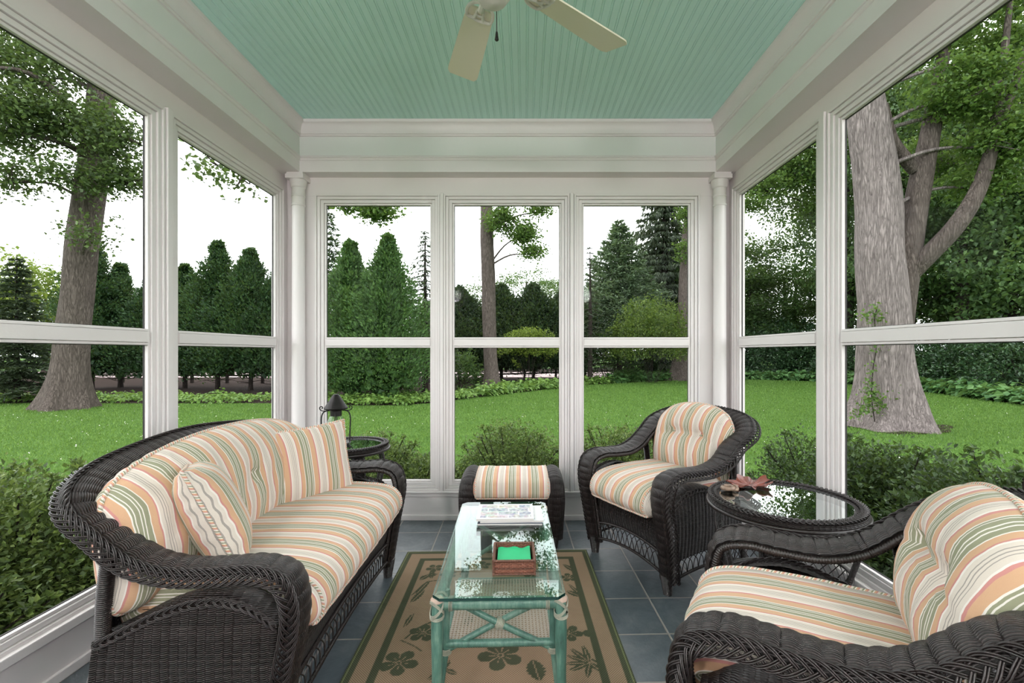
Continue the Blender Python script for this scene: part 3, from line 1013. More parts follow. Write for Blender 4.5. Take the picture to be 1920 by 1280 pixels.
for px, top, Y, r, nm in ((862, 545, 27, 1.9, 'dark hedge evergreen at the near edge of the middle back window'), (940, 540, 27.5, 2.0, 'dark hedge evergreen just right of the slim trunk'),
                          (1000, 538, 27, 2.0, 'dark hedge evergreen in the middle of the hedge'), (1062, 545, 27.5, 2.0, 'dark hedge evergreen behind the second mullion'), (822, 560, 28, 1.8, 'dark hedge evergreen behind the first mullion')):
    q = at(px, top, Y)
    arborvitae(q[0], Y, q[2] - GZ, r * 1.35, LM['hedge'], nm, z0=0.8, n=17000, size=0.16, group='dark evergreen hedge behind the slim trunk')
b = g(922, 731)
D = b[1]
deciduous(b[0], b[1], rel(b, [(923, 733, D, 18), (921, 690, D, 13.5), (917, 600, D, 12.5), (915, 500, D, 12), (913, 440, D, 12.5), (912, 390, D, 11.5), (914, 300, D, 10), (915, 180, D, 8)]),
          relc(b, [(940, 410, D - 1, 24, 26, 26), (978, 432, D - 1, 26, 24, 26), (1000, 472, D - 1, 16, 14, 12), (1010, 392, D - 1, 24, 12, 10), (705, 394, D - 6, 32, 14, 20, 1), (655, 384, D - 6, 18, 7, 8, 1), (900, 240, D, 200, 90, 140), (1000, 340, D, 60, 30, 22)]),
          LM['bright'], 'slim straight trunk with leafy tufts in the middle back window', bark='oak', leaf=0.12, per=75, cr=0.46,
          branches=[rel(b, [(915, 430, D, 3.5), (950, 405, D - 0.5, 2.5), (985, 440, D - 1, 1.5)])])
b = g(990, 715)
q = at(992, 612, 23)
shrub(q[0], 23, 1.5, 1.0, q[2] - GZ, LM['yellow'], 'bright yellow green bush beside the slim trunk', n=5200, size=0.12, name='leafy_bush', gap=0.3, z0=1.75)
q = at(865, 648, 21)
shrub(q[0], 21, 1.0, 0.9, q[2] - GZ, LM['forest'], 'low leafy bush against the hedge before the slim trunk', n=3200, size=0.12, name='leafy_bush')
q = at(1161, 412, 29.5)
conifer(q[0], 29.5, q[2] - GZ, 3.7, LM['pine'], 'soft blue green white pine in the third back window', name='pine_tree', layers=34, per=11, size=0.26, dens=52, droop=-0.12, z0=2.6, asp=0.18)
q = at(1106, 455, 24.5)
conifer(q[0], 24.5, q[2] - GZ, 1.2, LM['spruce'], 'thin dark sparse spruce at the edge of the third back window', layers=22, per=7, size=0.15, dens=20, z0=1.0)
q = at(1245, 270, 33)
conifer(q[0], 33, q[2] - GZ, 4.6, LM['spruce'], 'tall grey green spruce with hanging curtains of twigs', layers=40, per=10, size=0.40, dens=26, hang=1.6, droop=0.25)
q = at(1222, 548, 25.2)
shrub(q[0], 25.2, 2.5, 1.6, q[2] - GZ, LM['lime'], 'large yellow green bush under the hanging spruce', n=14000, size=0.12, name='leafy_bush', gap=0.3, z0=1.7)
q = at(1140, 605, 26.2)
shrub(q[0], 26.2, 2.0, 1.2, q[2] - GZ, LM['forest'], 'dark green bush at the foot of the white pine', n=6000, size=0.12, name='leafy_bush')
b = g(1276, 713)
D = b[1]
deciduous(b[0], b[1], rel(b, [(1276, 715, D, 21), (1278, 690, D, 17), (1284, 600, D, 15), (1290, 500, D, 14), (1297, 400, D, 13), (1300, 250, D, 11)]),
          relc(b, [(1290, 400, D - 1, 22, 30, 20), (1285, 470, D - 1, 12, 24, 10), (1320, 260, D, 160, 90, 120)]), LM['bright'], 'leaning grey trunk at the far edge of the third back window', leaf=0.14, per=60, cr=0.5)

# the woods on the right: one great silver trunk, then trees behind it
b = g(1658, 801)
D = b[1]
deciduous(b[0], b[1], rel(b, [(1660, 806, D, 50), (1664, 760, D, 45), (1661, 700, D, 42), (1656, 600, D, 42), (1651, 500, D, 41), (1647, 400, D, 38), (1640, 320, D, 34), (1630, 250, D, 31), (1620, 180, D, 28), (1600, 60, D, 24), (1580, -100, D, 18)]),
          relc(b, [(1820, 170, D - 0.5, 80, 60, 60), (1880, 260, D - 0.5, 60, 50, 46), (1760, 290, D + 1, 60, 40, 26), (1880, 100, D, 60, 50, 30), (1960, 180, D, 70, 80, 40), (1760, 60, D, 100, 50, 40), (1850, 340, D, 70, 30, 26), (1600, -80, D, 260, 80, 90), (1900, -60, D, 160, 80, 60)]),
          LM['bright'], 'great silver trunked tree with forking limbs on the right hand lawn', bark='silver', limb='oak', leaf=0.095, per=95, cr=0.36, flare=0.75, seg=34,
          branches=[rel(b, [(1684, 640, D, 22), (1696, 520, D, 22), (1712, 420, D, 19), (1730, 320, D, 17), (1745, 240, D, 15), (1762, 150, D, 12), (1776, 40, D, 10), (1790, -80, D, 7)]),
                    rel(b, [(1700, 520, D, 16), (1740, 478, D - 0.2, 16), (1790, 425, D - 0.4, 14.5), (1832, 360, D - 0.5, 12.5), (1858, 285, D - 0.6, 10), (1872, 200, D - 0.6, 8), (1884, 90, D - 0.6, 6), (1900, -40, D - 0.6, 4)]),
                    rel(b, [(1650, 200, D, 12), (1672, 262, D, 10), (1700, 300, D, 10), (1716, 320, D, 9)]),
                    rel(b, [(1862, 270, D - 0.6, 6), (1895, 180, D - 0.7, 6), (1925, 90, D - 0.8, 5)]),
                    rel(b, [(1740, 240, D, 6), (1810, 190, D - 0.6, 4), (1880, 150, D - 1, 3)])])
ivy = thing('climbing_ivy', 'green ivy climbing the foot of the great silver trunk', 'ivy', (b[0], b[1] - 0.62, GZ), 0)
iv, st = MB(), MB()
for px, py, k in ((1640, 582, 40), (1648, 600, 50), (1640, 625, 40), (1622, 590, 30), (1643, 655, 20), (1637, 690, 16), (1630, 715, 26), (1634, 735, 60), (1642, 745, 60), (1628, 755, 70), (1650, 765, 50), (1615, 770, 40), (1600, 778, 20), (1678, 740, 12)):
    c = at(px, py, D - 0.52) - V3(b[0], b[1] - 0.62, GZ)
    add_leaves(iv, c + rng.normal(size=(k, 3)) * [0.08, 0.05, 0.10], 0.07, 0.2, 0.9)
st.tube(catmull([at(px, py, D - 0.5) - V3(b[0], b[1] - 0.62, GZ) for px, py in ((1640, 790), (1634, 740), (1637, 690), (1643, 650), (1640, 600), (1645, 575))], 6), 0.010, 6)
iv.build('foliage', LM['bright'], ivy, smooth=False)
st.build('stem', BK['dark'], ivy)
# bare earth round the great trunk
mb = MB()
a = np.linspace(0, 2 * PI, 40, endpoint=False)
rr = 1.05 + 0.16 * np.sin(3 * a + 1) + 0.1 * np.sin(5 * a)
ring_ = np.stack([b[0] + 0.25 + rr * np.cos(a) * 1.1, b[1] + rr * np.sin(a) * 0.8, np.full(40, GZ + 0.012)], 1)
ctr = np.tile(V3(b[0], b[1], GZ + 0.03), (40, 1))
mb.grid(np.stack([ring_, ctr], 0), cv=True)
tag(mb.build('ground_patch', M['mulch'], smooth=False), kind='structure')

wood = [(1405, 500, 34, 4.6, 'forest'), (1490, 505, 35, 5.4, 'forest'), (1360, 440, 36, 4.4, 'forest'), (1590, 180, 29, 5.4, 'forest'), (1700, 120, 28, 5.6, 'forest'),
        (1800, 60, 23.5, 5.2, 'forest'), (1900, 40, 24, 5.8, 'forest'), (2020, 60, 20.5, 5.3, 'forest'), (1470, 500, 42, 5.5, 'forest'), (1660, 300, 33, 6.0, 'forest'), (1850, 250, 31, 6.0, 'forest'), (2080, 250, 26, 6.0, 'forest'), (2250, 100, 20, 6, 'forest')]
wl = ['leafy woodland tree behind the first right window', 'low woodland tree under the sky gap in the first right window', 'woodland tree low beside the right corner column', 'woodland tree just left of the great silver trunk',
      'woodland tree straight behind the great silver trunk', 'woodland tree behind the rising side limb', 'woodland tree behind the far right foliage', 'woodland tree past the edge of the front right window', 'distant woodland tree deep in the first right window',
      'distant woodland tree deep behind the silver trunk', 'distant woodland tree deep behind the side limb', 'distant woodland tree past the right edge of view', 'woodland tree far along the right side of the garden']
protos = []
for i, (px, top, Y, r, lm) in enumerate(wood):
    q = at(px, top, Y)
    hh = q[2] - GZ
    if i < 4:
        t_ = deciduous(q[0], Y, [(0, 0, -0.1, 0.26), (0.15, 0, 3.0, 0.2), (0.0, 0.1, 6.0, 0.15), (0.2, 0, 9.0, 0.06)],
                       [(0, 0, 7.2, r, r, 3.0, 110), (0.4, 0.2, 3.6, r * 0.9, r * 0.9, 1.9, 60)], LM['forest'], wl[i], name='woodland_tree', bark='dark', leaf=0.165, per=110, cr=0.8, group='trees of the right hand woods')
        protos.append((t_, hh))
        t_.scale = (1, 1, hh / 10.2)
    else:
        t_ = copy_tree(protos[i % 4][0])
        t_.location = (q[0], Y, GZ)
        t_.rotation_euler = (0, 0, i * 1.3)
        k = hh / 10.2
        t_.scale = (max(1, r / 4.2), max(1, r / 4.2), k)
        t_['label'] = wl[i]
q = at(1556, 700, 29)
deciduous(q[0], 29, [(0, 0, -0.1, 0.34), (0.1, 0, 4, 0.28), (0, 0, 10, 0.2), (0.1, 0, 17, 0.06)], relc((q[0], 29), [(1480, 320, 27, 60, 34, 60), (1440, 350, 26.0, 30, 20, 16), (1520, 260, 27, 70, 50, 70), (1530, 390, 27, 26, 40, 24), (1600, 200, 28, 120, 90, 140), (1400, 385, 26, 24, 12, 10, 1)]),
          LM['bright'], 'woodland tree spreading over the sky gap in the first right window', name='woodland_tree', bark='dark', leaf=0.17, per=80, cr=0.75)
# shrubs at the foot of the woods
und = [(1400, 600, 31.5, 2.9, 1.6), (1465, 592, 31.5, 3.2, 1.6), (1530, 605, 30, 2.7, 1.5), (1600, 630, 26.5, 2.4, 1.4), (1745, 618, 22, 2.2, 1.5), (1830, 596, 20, 2.3, 1.6), (1930, 585, 17.6, 2.3, 1.6), (1700, 645, 25, 2.1, 1.4), (1335, 625, 32, 2.6, 1.5), (1262, 640, 31.5, 2.2, 1.4)]
ul = ['dark rhododendron at the near edge of the first right window', 'dark rhododendron in the middle of the first right window', 'dark rhododendron behind the post between the right windows', 'dark rhododendron left of the great silver trunk',
      'dark rhododendron right of the great silver trunk', 'broad dark rhododendron below the side limb', 'dark rhododendron at the right edge of view', 'dark rhododendron low behind the silver trunk', 'dark rhododendron behind the right corner column', 'dark rhododendron behind the leaning grey trunk']
p0 = None
for i, (px, top, Y, r, h_) in enumerate(und):
    q = at(px, top, Y)
    if p0 is None or i == 4:
        p0 = shrub(q[0], Y, 2.0, 1.7, 2.4, LM['rhodo'], ul[i], n=11000, size=0.125, name='rhododendron_bush', gap=0.4, group='rhododendrons at the foot of the woods')
        t_ = p0
    else:
        t_ = copy_tree(p0)
        t_.location = (q[0], Y, GZ)
        t_.rotation_euler = (0, 0, i * 2.1)
        t_['label'] = ul[i]
    t_.scale = (r / 2.0, r / 2.0, (q[2] - GZ) / 2.45)
# far trees that close the view above the fence
farl = ['distant tree left of the slim trunk', 'distant tree right of the slim trunk', 'distant tree behind the white pine', 'distant tree behind the dark arborvitae row', 'distant tree behind the tallest arborvitae', 'distant tree behind the hanging spruce', 'distant tree behind the leaning grey trunk']
for i, (px, top, Y, r) in enumerate(((880, 540, 48, 5), (985, 505, 50, 5), (1180, 520, 46, 6), (380, 560, 44, 6), (500, 560, 46, 6), (1260, 470, 40, 5), (1330, 430, 36, 5))):
    q = at(px, top, Y)
    t_ = copy_tree(protos[i % 3][0])
    t_.location = (q[0], Y, GZ)
    t_.rotation_euler = (0, 0, i * 0.9)
    t_.scale = (r / 3.8, r / 3.8, (q[2] - GZ) / 10.2)
    t_['label'] = farl[i]
    t_['group'] = 'distant trees beyond the fence'

# rail fence along the far side of the bed
fn = thing('rail_fence', 'dark wooden rail fence behind the evergreens', 'fence', (0, 24.8, GZ), 0)
fp = [(-34, 1.6), (-26, 1.0), (-18, 0.4), (-10, 0.0), (-2, 1.5), (6, 6.5), (16, 10)]
fpts = catmull([(a_, b_, 0) for a_, b_ in fp], 4)
for p in fpts[::1]:
    MB().box(p[0] - 0.06, p[0] + 0.06, p[1] - 0.06, p[1] + 0.06, -0.1, 1.12).build('post', BK['dark'], fn, smooth=False)
for zz in (0.42, 0.92):
    for p, q in zip(fpts[:-1], fpts[1:]):
        MB().tube([(p[0], p[1], zz), (q[0], q[1], zz)], 0.045, 8).build('rail', BK['dark'], fn)

# shrubs right under the windows
ng = 'clipped shrubs planted round the porch'
for (x, y, rx, ry, h, lm, lab, n_, sz) in (
        (-1.45, 4.55, 0.62, 0.5, 0.80, 'box', 'shrub under the first back window', 9000, 0.034),
        (-0.95, 4.35, 0.55, 0.45, 0.66, 'box', 'low shrub beside the first mullion outside the back windows', 8000, 0.034),
        (-0.12, 4.70, 0.62, 0.5, 0.92, 'box', 'tall twiggy shrub outside the middle back window', 9500, 0.034),
        (0.50, 4.35, 0.55, 0.42, 0.62, 'box', 'low shrub outside the second mullion', 8000, 0.034),
        (-0.55, 4.30, 0.45, 0.40, 0.58, 'box', 'low glossy shrub at the corner of the middle back window', 7000, 0.034),
        (1.00, 4.75, 0.66, 0.5, 0.86, 'box', 'shrub outside the third back window behind the armchair', 9500, 0.034),
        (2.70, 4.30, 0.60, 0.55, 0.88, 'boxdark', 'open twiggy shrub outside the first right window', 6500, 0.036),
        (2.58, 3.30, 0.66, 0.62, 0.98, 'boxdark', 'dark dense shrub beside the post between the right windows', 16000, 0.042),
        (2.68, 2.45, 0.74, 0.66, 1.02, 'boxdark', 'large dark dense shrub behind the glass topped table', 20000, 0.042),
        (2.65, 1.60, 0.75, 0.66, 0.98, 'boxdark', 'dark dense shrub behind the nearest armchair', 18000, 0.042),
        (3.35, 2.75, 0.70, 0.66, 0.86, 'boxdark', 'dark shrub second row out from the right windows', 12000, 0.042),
        (-2.94, 2.62, 0.74, 0.60, 0.95, 'box', 'leafy shrub outside the front left window beside the post', 14000, 0.040),
        (-2.80, 1.95, 0.60, 0.62, 0.80, 'box', 'leafy low shrub outside the front left window behind the sofa', 13000, 0.038),
        (-3.20, 2.05, 0.80, 0.70, 1.02, 'box', 'taller leafy shrub at the outer edge of the front left window', 14000, 0.042),
        (-2.72, 3.45, 0.55, 0.50, 0.60, 'box', 'low shrub outside the second left window', 9000, 0.036)):
    shrub(x, y, rx * 1.08, ry * 1.05, h * 1.14, LM[lm], lab, n=int(n_ * 2.1), size=sz * 0.92, group=ng, stems=24)
# trailing ground cover in the bed against the left wall
mb = MB()
k = 1500
C = np.c_[rng.uniform(-2.55, -1.98, k), rng.uniform(0.9, 3.4, k), rng.uniform(0.0, 0.16, k) + GZ + 0.03]
P, _o = clumps(C, 0.10, 7, 0.5)
add_leaves(mb, P, 0.040, 1.0, 0.75)
tag(mb.build('trailing_ground_cover', LM['bright'], smooth=False), 'trailing leafy ground cover in the mulch against the left wall', 'ground cover', kind='stuff')
# ------------------------------------------------------------------ wicker seats
def ribbon(mb, C, W, hw, thick=0.03, bulge=0.014, col=0.040, amp=0.0105, step=0.006, ns=11):
    """a padded woven band: C centre line, W width direction (rows), both resampled"""
    D, s = resample(np.c_[C, W, np.broadcast_to(hw, (len(C),))], step)
    C, W, h = D[:, :3], unit(D[:, 3:6]), D[:, 6]
    T = unit(np.gradient(C, axis=0))
    W = unit(W - T * np.sum(W * T, 1, keepdims=True))
    N = np.cross(T, W)
    ss = np.linspace(-1, 1, ns)
    top = (1 - ss ** 2)
    lump = np.abs(np.sin(PI * s / col)) ** 0.55
    P = []
    U = []
    for j in range(ns):
        P.append(C + W * (h * ss[j])[:, None] + N * (bulge * top[j] + amp * lump * (0.35 + 0.65 * top[j]))[:, None])
        U.append(np.c_[s, h * ss[j] + 1.0])
    for j in range(ns - 2, 0, -2):
        P.append(C + W * (h * 0.97 * ss[j])[:, None] - N * (thick * top[j] ** 0.5))
        U.append(np.c_[s, h * ss[j] + 2.0])
    P = np.stack(P, 1)
    U = np.stack(U, 1)
    mb.grid(P, U, cv=True)
    return C, W, N, h, s

def braid(mb, C, A, B, wa=0.018, wb=0.009, lam=0.10, K=4, r=0.0030, pair=0.0036, step=0.006, seg=5):
    D, s = resample(np.c_[C, A, B], step)
    C, A, B = D[:, :3], unit(D[:, 3:6]), unit(D[:, 6:9])
    for k in range(K):
        th = 2 * PI * (s / lam + k / K)
        c = C + A * (wa * np.sin(th))[:, None] + B * (wb * np.sin(2 * th))[:, None]
        sl = np.cos(th)
        for e in (-1, 1):
            q = c + A * (e * pair * (0.6 + 0.4 * np.abs(sl)))[:, None]
            mb.tube(q, r, seg, caps=False)

def wrapped(mb, C, r, seg=8, ring=0.0085):
    mb.tube(C, r, seg, ring=ring, ramp=0.10)

def seat_frame(t, H):
    """the woven frame shared by armchairs and the loveseat; H = half the spacing of the arms; front = +y"""
    wide = H > 0.45
    rows = [(H - .010, .285, .07, 1, 0, 0), (H, .315, .28, 1, 0, 0), (H, .348, .46, 1, 0, 0), (H, .345, .545, 1, 0, 0), (H, .315, .605, 1, 0, 0), (H, .235, .630, 1, 0, 0),
            (H, .13, .625, 1, 0, 0), (H + .006, .01, .627, 1, -.02, .02), (H + .018, -.10, .664, 1, -.10, .08), (H + .018, -.20, .742, .95, -.30, .2), (H - .008, -.290, .808, .72, -.62, .38)]
    if wide:
        rows += [(H - .12, -.350, .853, .28, -.8, .55), (H - .32, -.380, .880, .05, -.8, .6), (0, -.390, .898, 0, -.8, .6)]
    else:
        rows = rows[:-1] + [(H + .028, -.30, .805, .72, -.62, .38), (H - .075, -.385, .855, .35, -.78, .52), (0, -.42, .872, 0, -.8, .6)]
    R = np.array(rows, float)
    L = R[:-1][::-1].copy()
    L[:, 0] *= -1
    L[:, 3] *= -1
    full = np.vstack([R, L])
    S = catmull(full, 12)
    nR = len(R) - 1
    i_cut = 8 * 12
    parts = [('armrest', 0, i_cut), ('back_rim', i_cut, len(S) - 1 - i_cut), ('armrest', len(S) - 1 - i_cut, len(S) - 1)]
    for nm, a, b in parts:
        seg = S[a:b + 1]
        mb = MB()
        hw = np.interp(seg[:, 2], [0.06, 0.3, 0.6, 0.8], [0.050, 0.058, 0.064, 0.066])
        C, W, N, h, s = ribbon(mb, seg[:, :3], seg[:, 3:6], hw)
        part = mb.build(nm, M['wick'], t, angle=60)
        bm_ = MB()
        braid(bm_, C + W * h[:, None] * 1.0 - N * 0.006, unit(W * 0.45 - N * 0.9), unit(N * 0.5 + W * 0.85), wa=0.024, wb=0.005, lam=0.17, K=7, r=0.0023, pair=0.0030)
        bm_.build('braided_edge', M['wick_rod'], part, angle=0)
        rm = MB()
        wrapped(rm, C - W * (h[:, None] * 0.95) - N * 0.016, 0.0125, 8)
        rm.build('wrapped_rod', M['wick_rod'], part, angle=0)
    # back web from the rim down to the seat rail
    seg = S[i_cut + 16:len(S) - i_cut - 16]
    rows_ = 16
    P = np.zeros((len(seg), rows_, 3))
    U = np.zeros((len(seg), rows_, 2))
    d = np.r_[0, np.cumsum(np.linalg.norm(np.diff(seg[:, :3], axis=0), axis=1))]
    top = seg[:, :3] - unit(seg[:, 3:6]) * 0.045 - [0, 0, 0.012]
    bot = np.c_[np.clip(seg[:, 0], -H - .01, H + .01) * 0.985, np.clip(seg[:, 1] + 0.10, -.31, -.20), np.full(len(seg), 0.24)]
    for j in range(rows_):
        f = j / (rows_ - 1)
        ff = f ** 0.8
        P[:, j] = top * (1 - ff) + bot * ff
        P[:, j, 1] -= 0.02 * math.sin(PI * f)
        U[:, j, 0] = d
        U[:, j, 1] = f * 0.6
    MB().grid(P, U).build('back_panel', M['wick_fine'], t)
    for sgn in (1, -1):
        lg = MB()
        Pp = catmull([(sgn * (H + .035), -.185, .73), (sgn * (H + .030), -.21, .55), (sgn * (H + .022), -.225, .38), (sgn * (H + .018), -.245, .30), (sgn * (H + .014), -.305, .12), (sgn * (H + .012), -.335, 0.0)], 6)
        wrapped(lg, Pp, 0.019, 12, 0.006)
        lg.build('back_leg', M['wick_rod'], t)
        ft = MB()
        Pf = catmull([(sgn * (H - .012), .283, .105), (sgn * (H - .012), .281, .05), (sgn * (H - .012), .279, 0.0)], 4)
        ft.tube(Pf, np.interp(Pf[:, 2], [0, .1], [0.022, 0.036]), 16, ring=0.006, ramp=0.05)
        ft.build('foot', M['wick_rod'], t)
        # side web with an arched, rolled top
        ny, nz = 150, 26
        ys = np.linspace(-.232, .300, ny)
        zt = np.interp(ys, [-.232, -.15, -.05, .05, .13, .22, .30], [.405, .445, .495, .528, .536, .515, .455])
        zt = np.convolve(np.r_[[zt[0]] * 8, zt, [zt[-1]] * 8], np.ones(17) / 17, 'valid')
        zb = 0.185 + 0.02 * (1 - ((ys - .03) / .27) ** 2)
        P = np.zeros((ny, nz + 6, 3))
        U = np.zeros((ny, nz + 6, 2))
        lump = 0.0065 * np.abs(np.sin(PI * (ys + 0.01) / 0.026)) ** 0.7
        for j in range(nz + 6):
            if j < nz:
                f = j / (nz - 1)
                z = zb + (zt - zb) * f
                x = H + .040 + .012 * math.sin(PI * f) + lump
            else:
                f = (j - nz + 1) / 6.0
                z = zt + 0.022 * math.sin(f * PI * 0.62)
                x = H + .040 - 0.075 * f + lump * 0.5
            P[:, j] = np.stack([sgn * x + 0 * ys, ys, z], 1)
            U[:, j, 0] = ys
            U[:, j, 1] = z if j < nz else zt + f * 0.07
        mb = MB().grid(P, U)
        sp = mb.build('side_panel', M['side_weave'], t, angle=60)
        eb = MB()
        edge = np.stack([np.full(ny, sgn * (H + .047)), ys, zt + 0.004], 1)
        ez = np.tile([0, 0, 1.0], (ny, 1))
        ex = np.tile([float(sgn), 0, 0], (ny, 1))
        braid(eb, edge, ez, ex, wa=0.012, wb=0.004, lam=0.10, K=4, r=0.0024, pair=0.003)
        eb.build('braided_edge', M['wick_rod'], sp, angle=0)
        # arched rods and open lattice below the side web
        for part_name, prof in (('side_stretcher', lambda y: 0.085 + 0.03 * (1 - ((y - .03) / .27) ** 2)), ('side_stretcher', lambda y: 0.182 + 0.02 * (1 - ((y - .03) / .27) ** 2))):
            sm = MB()
            yy = np.linspace(-.30 if prof(0) < .13 else -.265, .285, 30)
            wrapped(sm, np.stack([np.full(30, sgn * (H + .03)), yy, np.array([prof(v_) for v_ in yy])], 1), 0.008, 8, 0.006)
            sm.build(part_name, M['wick_rod'], t)
        lm_ = MB()
        for k in range(13):
            y0 = -.25 + k * .043
            for e in (-1, 1):
                y1 = y0 + e * 0.055
                if not (-.28 < y1 < .285):
                    continue
                zz0, zz1 = 0.09 + 0.03 * (1 - ((y0 - .03) / .27) ** 2), 0.185 + 0.02 * (1 - ((y1 - .03) / .27) ** 2)
                lm_.tube(catmull([(sgn * (H + .03), y0, zz0), (sgn * (H + .033 + .003 * e), y0 + e * 0.018, zz0 * .35 + zz1 * .65), (sgn * (H + .03), y1, zz1)], 4), 0.0024, 5, caps=False)
        lm_.build('side_lattice', M['wick_rod'], t)
    # front web, rods and lattice
    w = H - .055
    nx, nz = int(w * 2 / 0.006), 10
    xs = np.linspace(-w, w, nx)
    arc = lambda x: (1 - (x / w) ** 2)
    P = np.zeros((nx, nz, 3))
    U = np.zeros((nx, nz, 2))
    for j in range(nz):
        f = j / (nz - 1)
        z = (0.205 + 0.035 * arc(xs)) * (1 - f) + 0.385 * f
        P[:, j] = np.stack([xs, 0.275 + 0.02 * math.sin(PI * f) + 0.003 * np.abs(np.sin(PI * xs / 0.022)), z], 1)
        U[:, j, 0] = xs
        U[:, j, 1] = z
    MB().grid(P, U).build('front_panel', M['wick_fine'], t)
    for b0, b1 in ((0.100, 0.035), (0.200, 0.035)):
        sm = MB()
        wrapped(sm, np.stack([xs, np.full(nx, .284), b0 + b1 * arc(xs)], 1)[::3], 0.008, 8, 0.006)
        sm.build('front_stretcher', M['wick_rod'], t)
    lm_ = MB()
    n_ = int(2 * w / 0.040)
    for k in range(n_ + 1):
        x0 = -w + 2 * w * k / n_
        for e in (-1, 1):
            x1 = x0 + e * 0.05
            if abs(x1) > w:
                continue
            z0, z1 = 0.10 + .035 * arc(x0), 0.20 + .035 * arc(x1)
            lm_.tube(catmull([(x0, .284, z0), (x0 + e * 0.018, .286 + .003 * e, z0 * .35 + z1 * .65), (x1, .284, z1)], 4), 0.0024, 5, caps=False)
    lm_.build('front_lattice', M['wick_rod'], t)
    dk = MB()
    dk.box(-w, w, -.26, .27, .345, .380)
    dk.build('seat_deck', M['wick_rod'], t, smooth=False)
M['side_weave'] = mat_wicker('dark_side_weave', s=0.026, w=0.0060, depth=0.006)

def wrinkle(P, amp):
    return amp * (np.sin(P[..., 0] * 31 + 2 * np.sin(P[..., 1] * 17)) * np.sin(P[..., 2] * 27 + P[..., 1] * 19) + 0.6 * np.sin(P[..., 0] * 63 + P[..., 2] * 41))

def seat_cushion(t, w, uoff=0.0, dy=0.0):
    sec = np.array([(-.25, .395), (-.10, .385), (.10, .385), (.26, .386), (.325, .389), (.352, .398), (.372, .425), (.376, .455), (.362, .495), (.325, .527), (.25, .545), (.12, .553), (-.02, .552), (-.15, .548), (-.235, .53), (-.262, .49), (-.262, .43)], float)
    loop = catmull(np.vstack([sec, sec[:1]]), 6)[:-1]
    loop[:, 0] += dy
    c = loop.mean(0)
    rc = 0.045
    rows, us = [], []
    def row(x, d, u):
        q = c + (loop - c) * [max(0.02, 1 - d / .31), max(0.02, 1 - d / .085)]
        rows.append(np.c_[np.full(len(q), x), q])
        us.append(u)
    caps_ = []
    for d in np.linspace(0.084, rc, 5):
        caps_.append((-w, d, -w - (d - rc) - rc * 0.57))
    for a in np.linspace(0, PI / 2, 7)[1:]:
        caps_.append((-w + rc * (1 - math.cos(a)), rc * (1 - math.sin(a)), 0))
    caps_ = caps_[:5] + [(x, d, -w - rc * 0.57 + (i_ + 1) * rc * 1.57 / 6) for i_, (x, d, u) in enumerate(caps_[5:])]
    for x, d, u in caps_:
        row(x, d, u)
    m_ = max(20, int(w / 0.01))
    for x in np.linspace(-w + rc, w - rc, m_)[1:-1]:
        row(x, 0, x)
    for x, d, u in caps_[::-1]:
        row(-x, d, -u)
    P = np.array(rows)
    topw = np.clip((P[..., 2] - .50) / .05, 0, 1)
    P[..., 2] += topw * (0.012 * (1 - (P[..., 0] / w) ** 4) + 0.4 * wrinkle(P, 0.003))
    P[..., 1] += np.clip((P[..., 1] - .3) / .07, 0, 1) * (wrinkle(P * 1.4, 0.002) + 0.012 * (1 - (P[..., 0] / w) ** 2))
    d = np.r_[0, np.cumsum(np.linalg.norm(np.diff(loop, axis=0), axis=1))]
    U = np.zeros(P.shape[:2] + (2,))
    U[..., 0] = np.array(us)[:, None] + uoff
    U[..., 1] = d[None]
    part = MB().grid(P, U, cv=True).build('seat_cushion', M['stripe'], t, angle=0)
    pm = MB()
    # welt along the lower front edge and round both ends
    i_f = int(np.argmin(np.abs(loop[:, 0] - (0.352 + dy)) + np.abs(loop[:, 1] - .398)))
    mid = P[8:-8, i_f]
    pm.tube(mid + [0, .004, -.003], 0.0055, 8)
    for e in (10, -11):
        lp = P[e][:]
        pm.tube(np.vstack([lp, lp[:1]]) + [(-.004 if e > 0 else .004), 0, 0], 0.0055, 8)
    pm.build('piping', M['piping'], part)
    return part

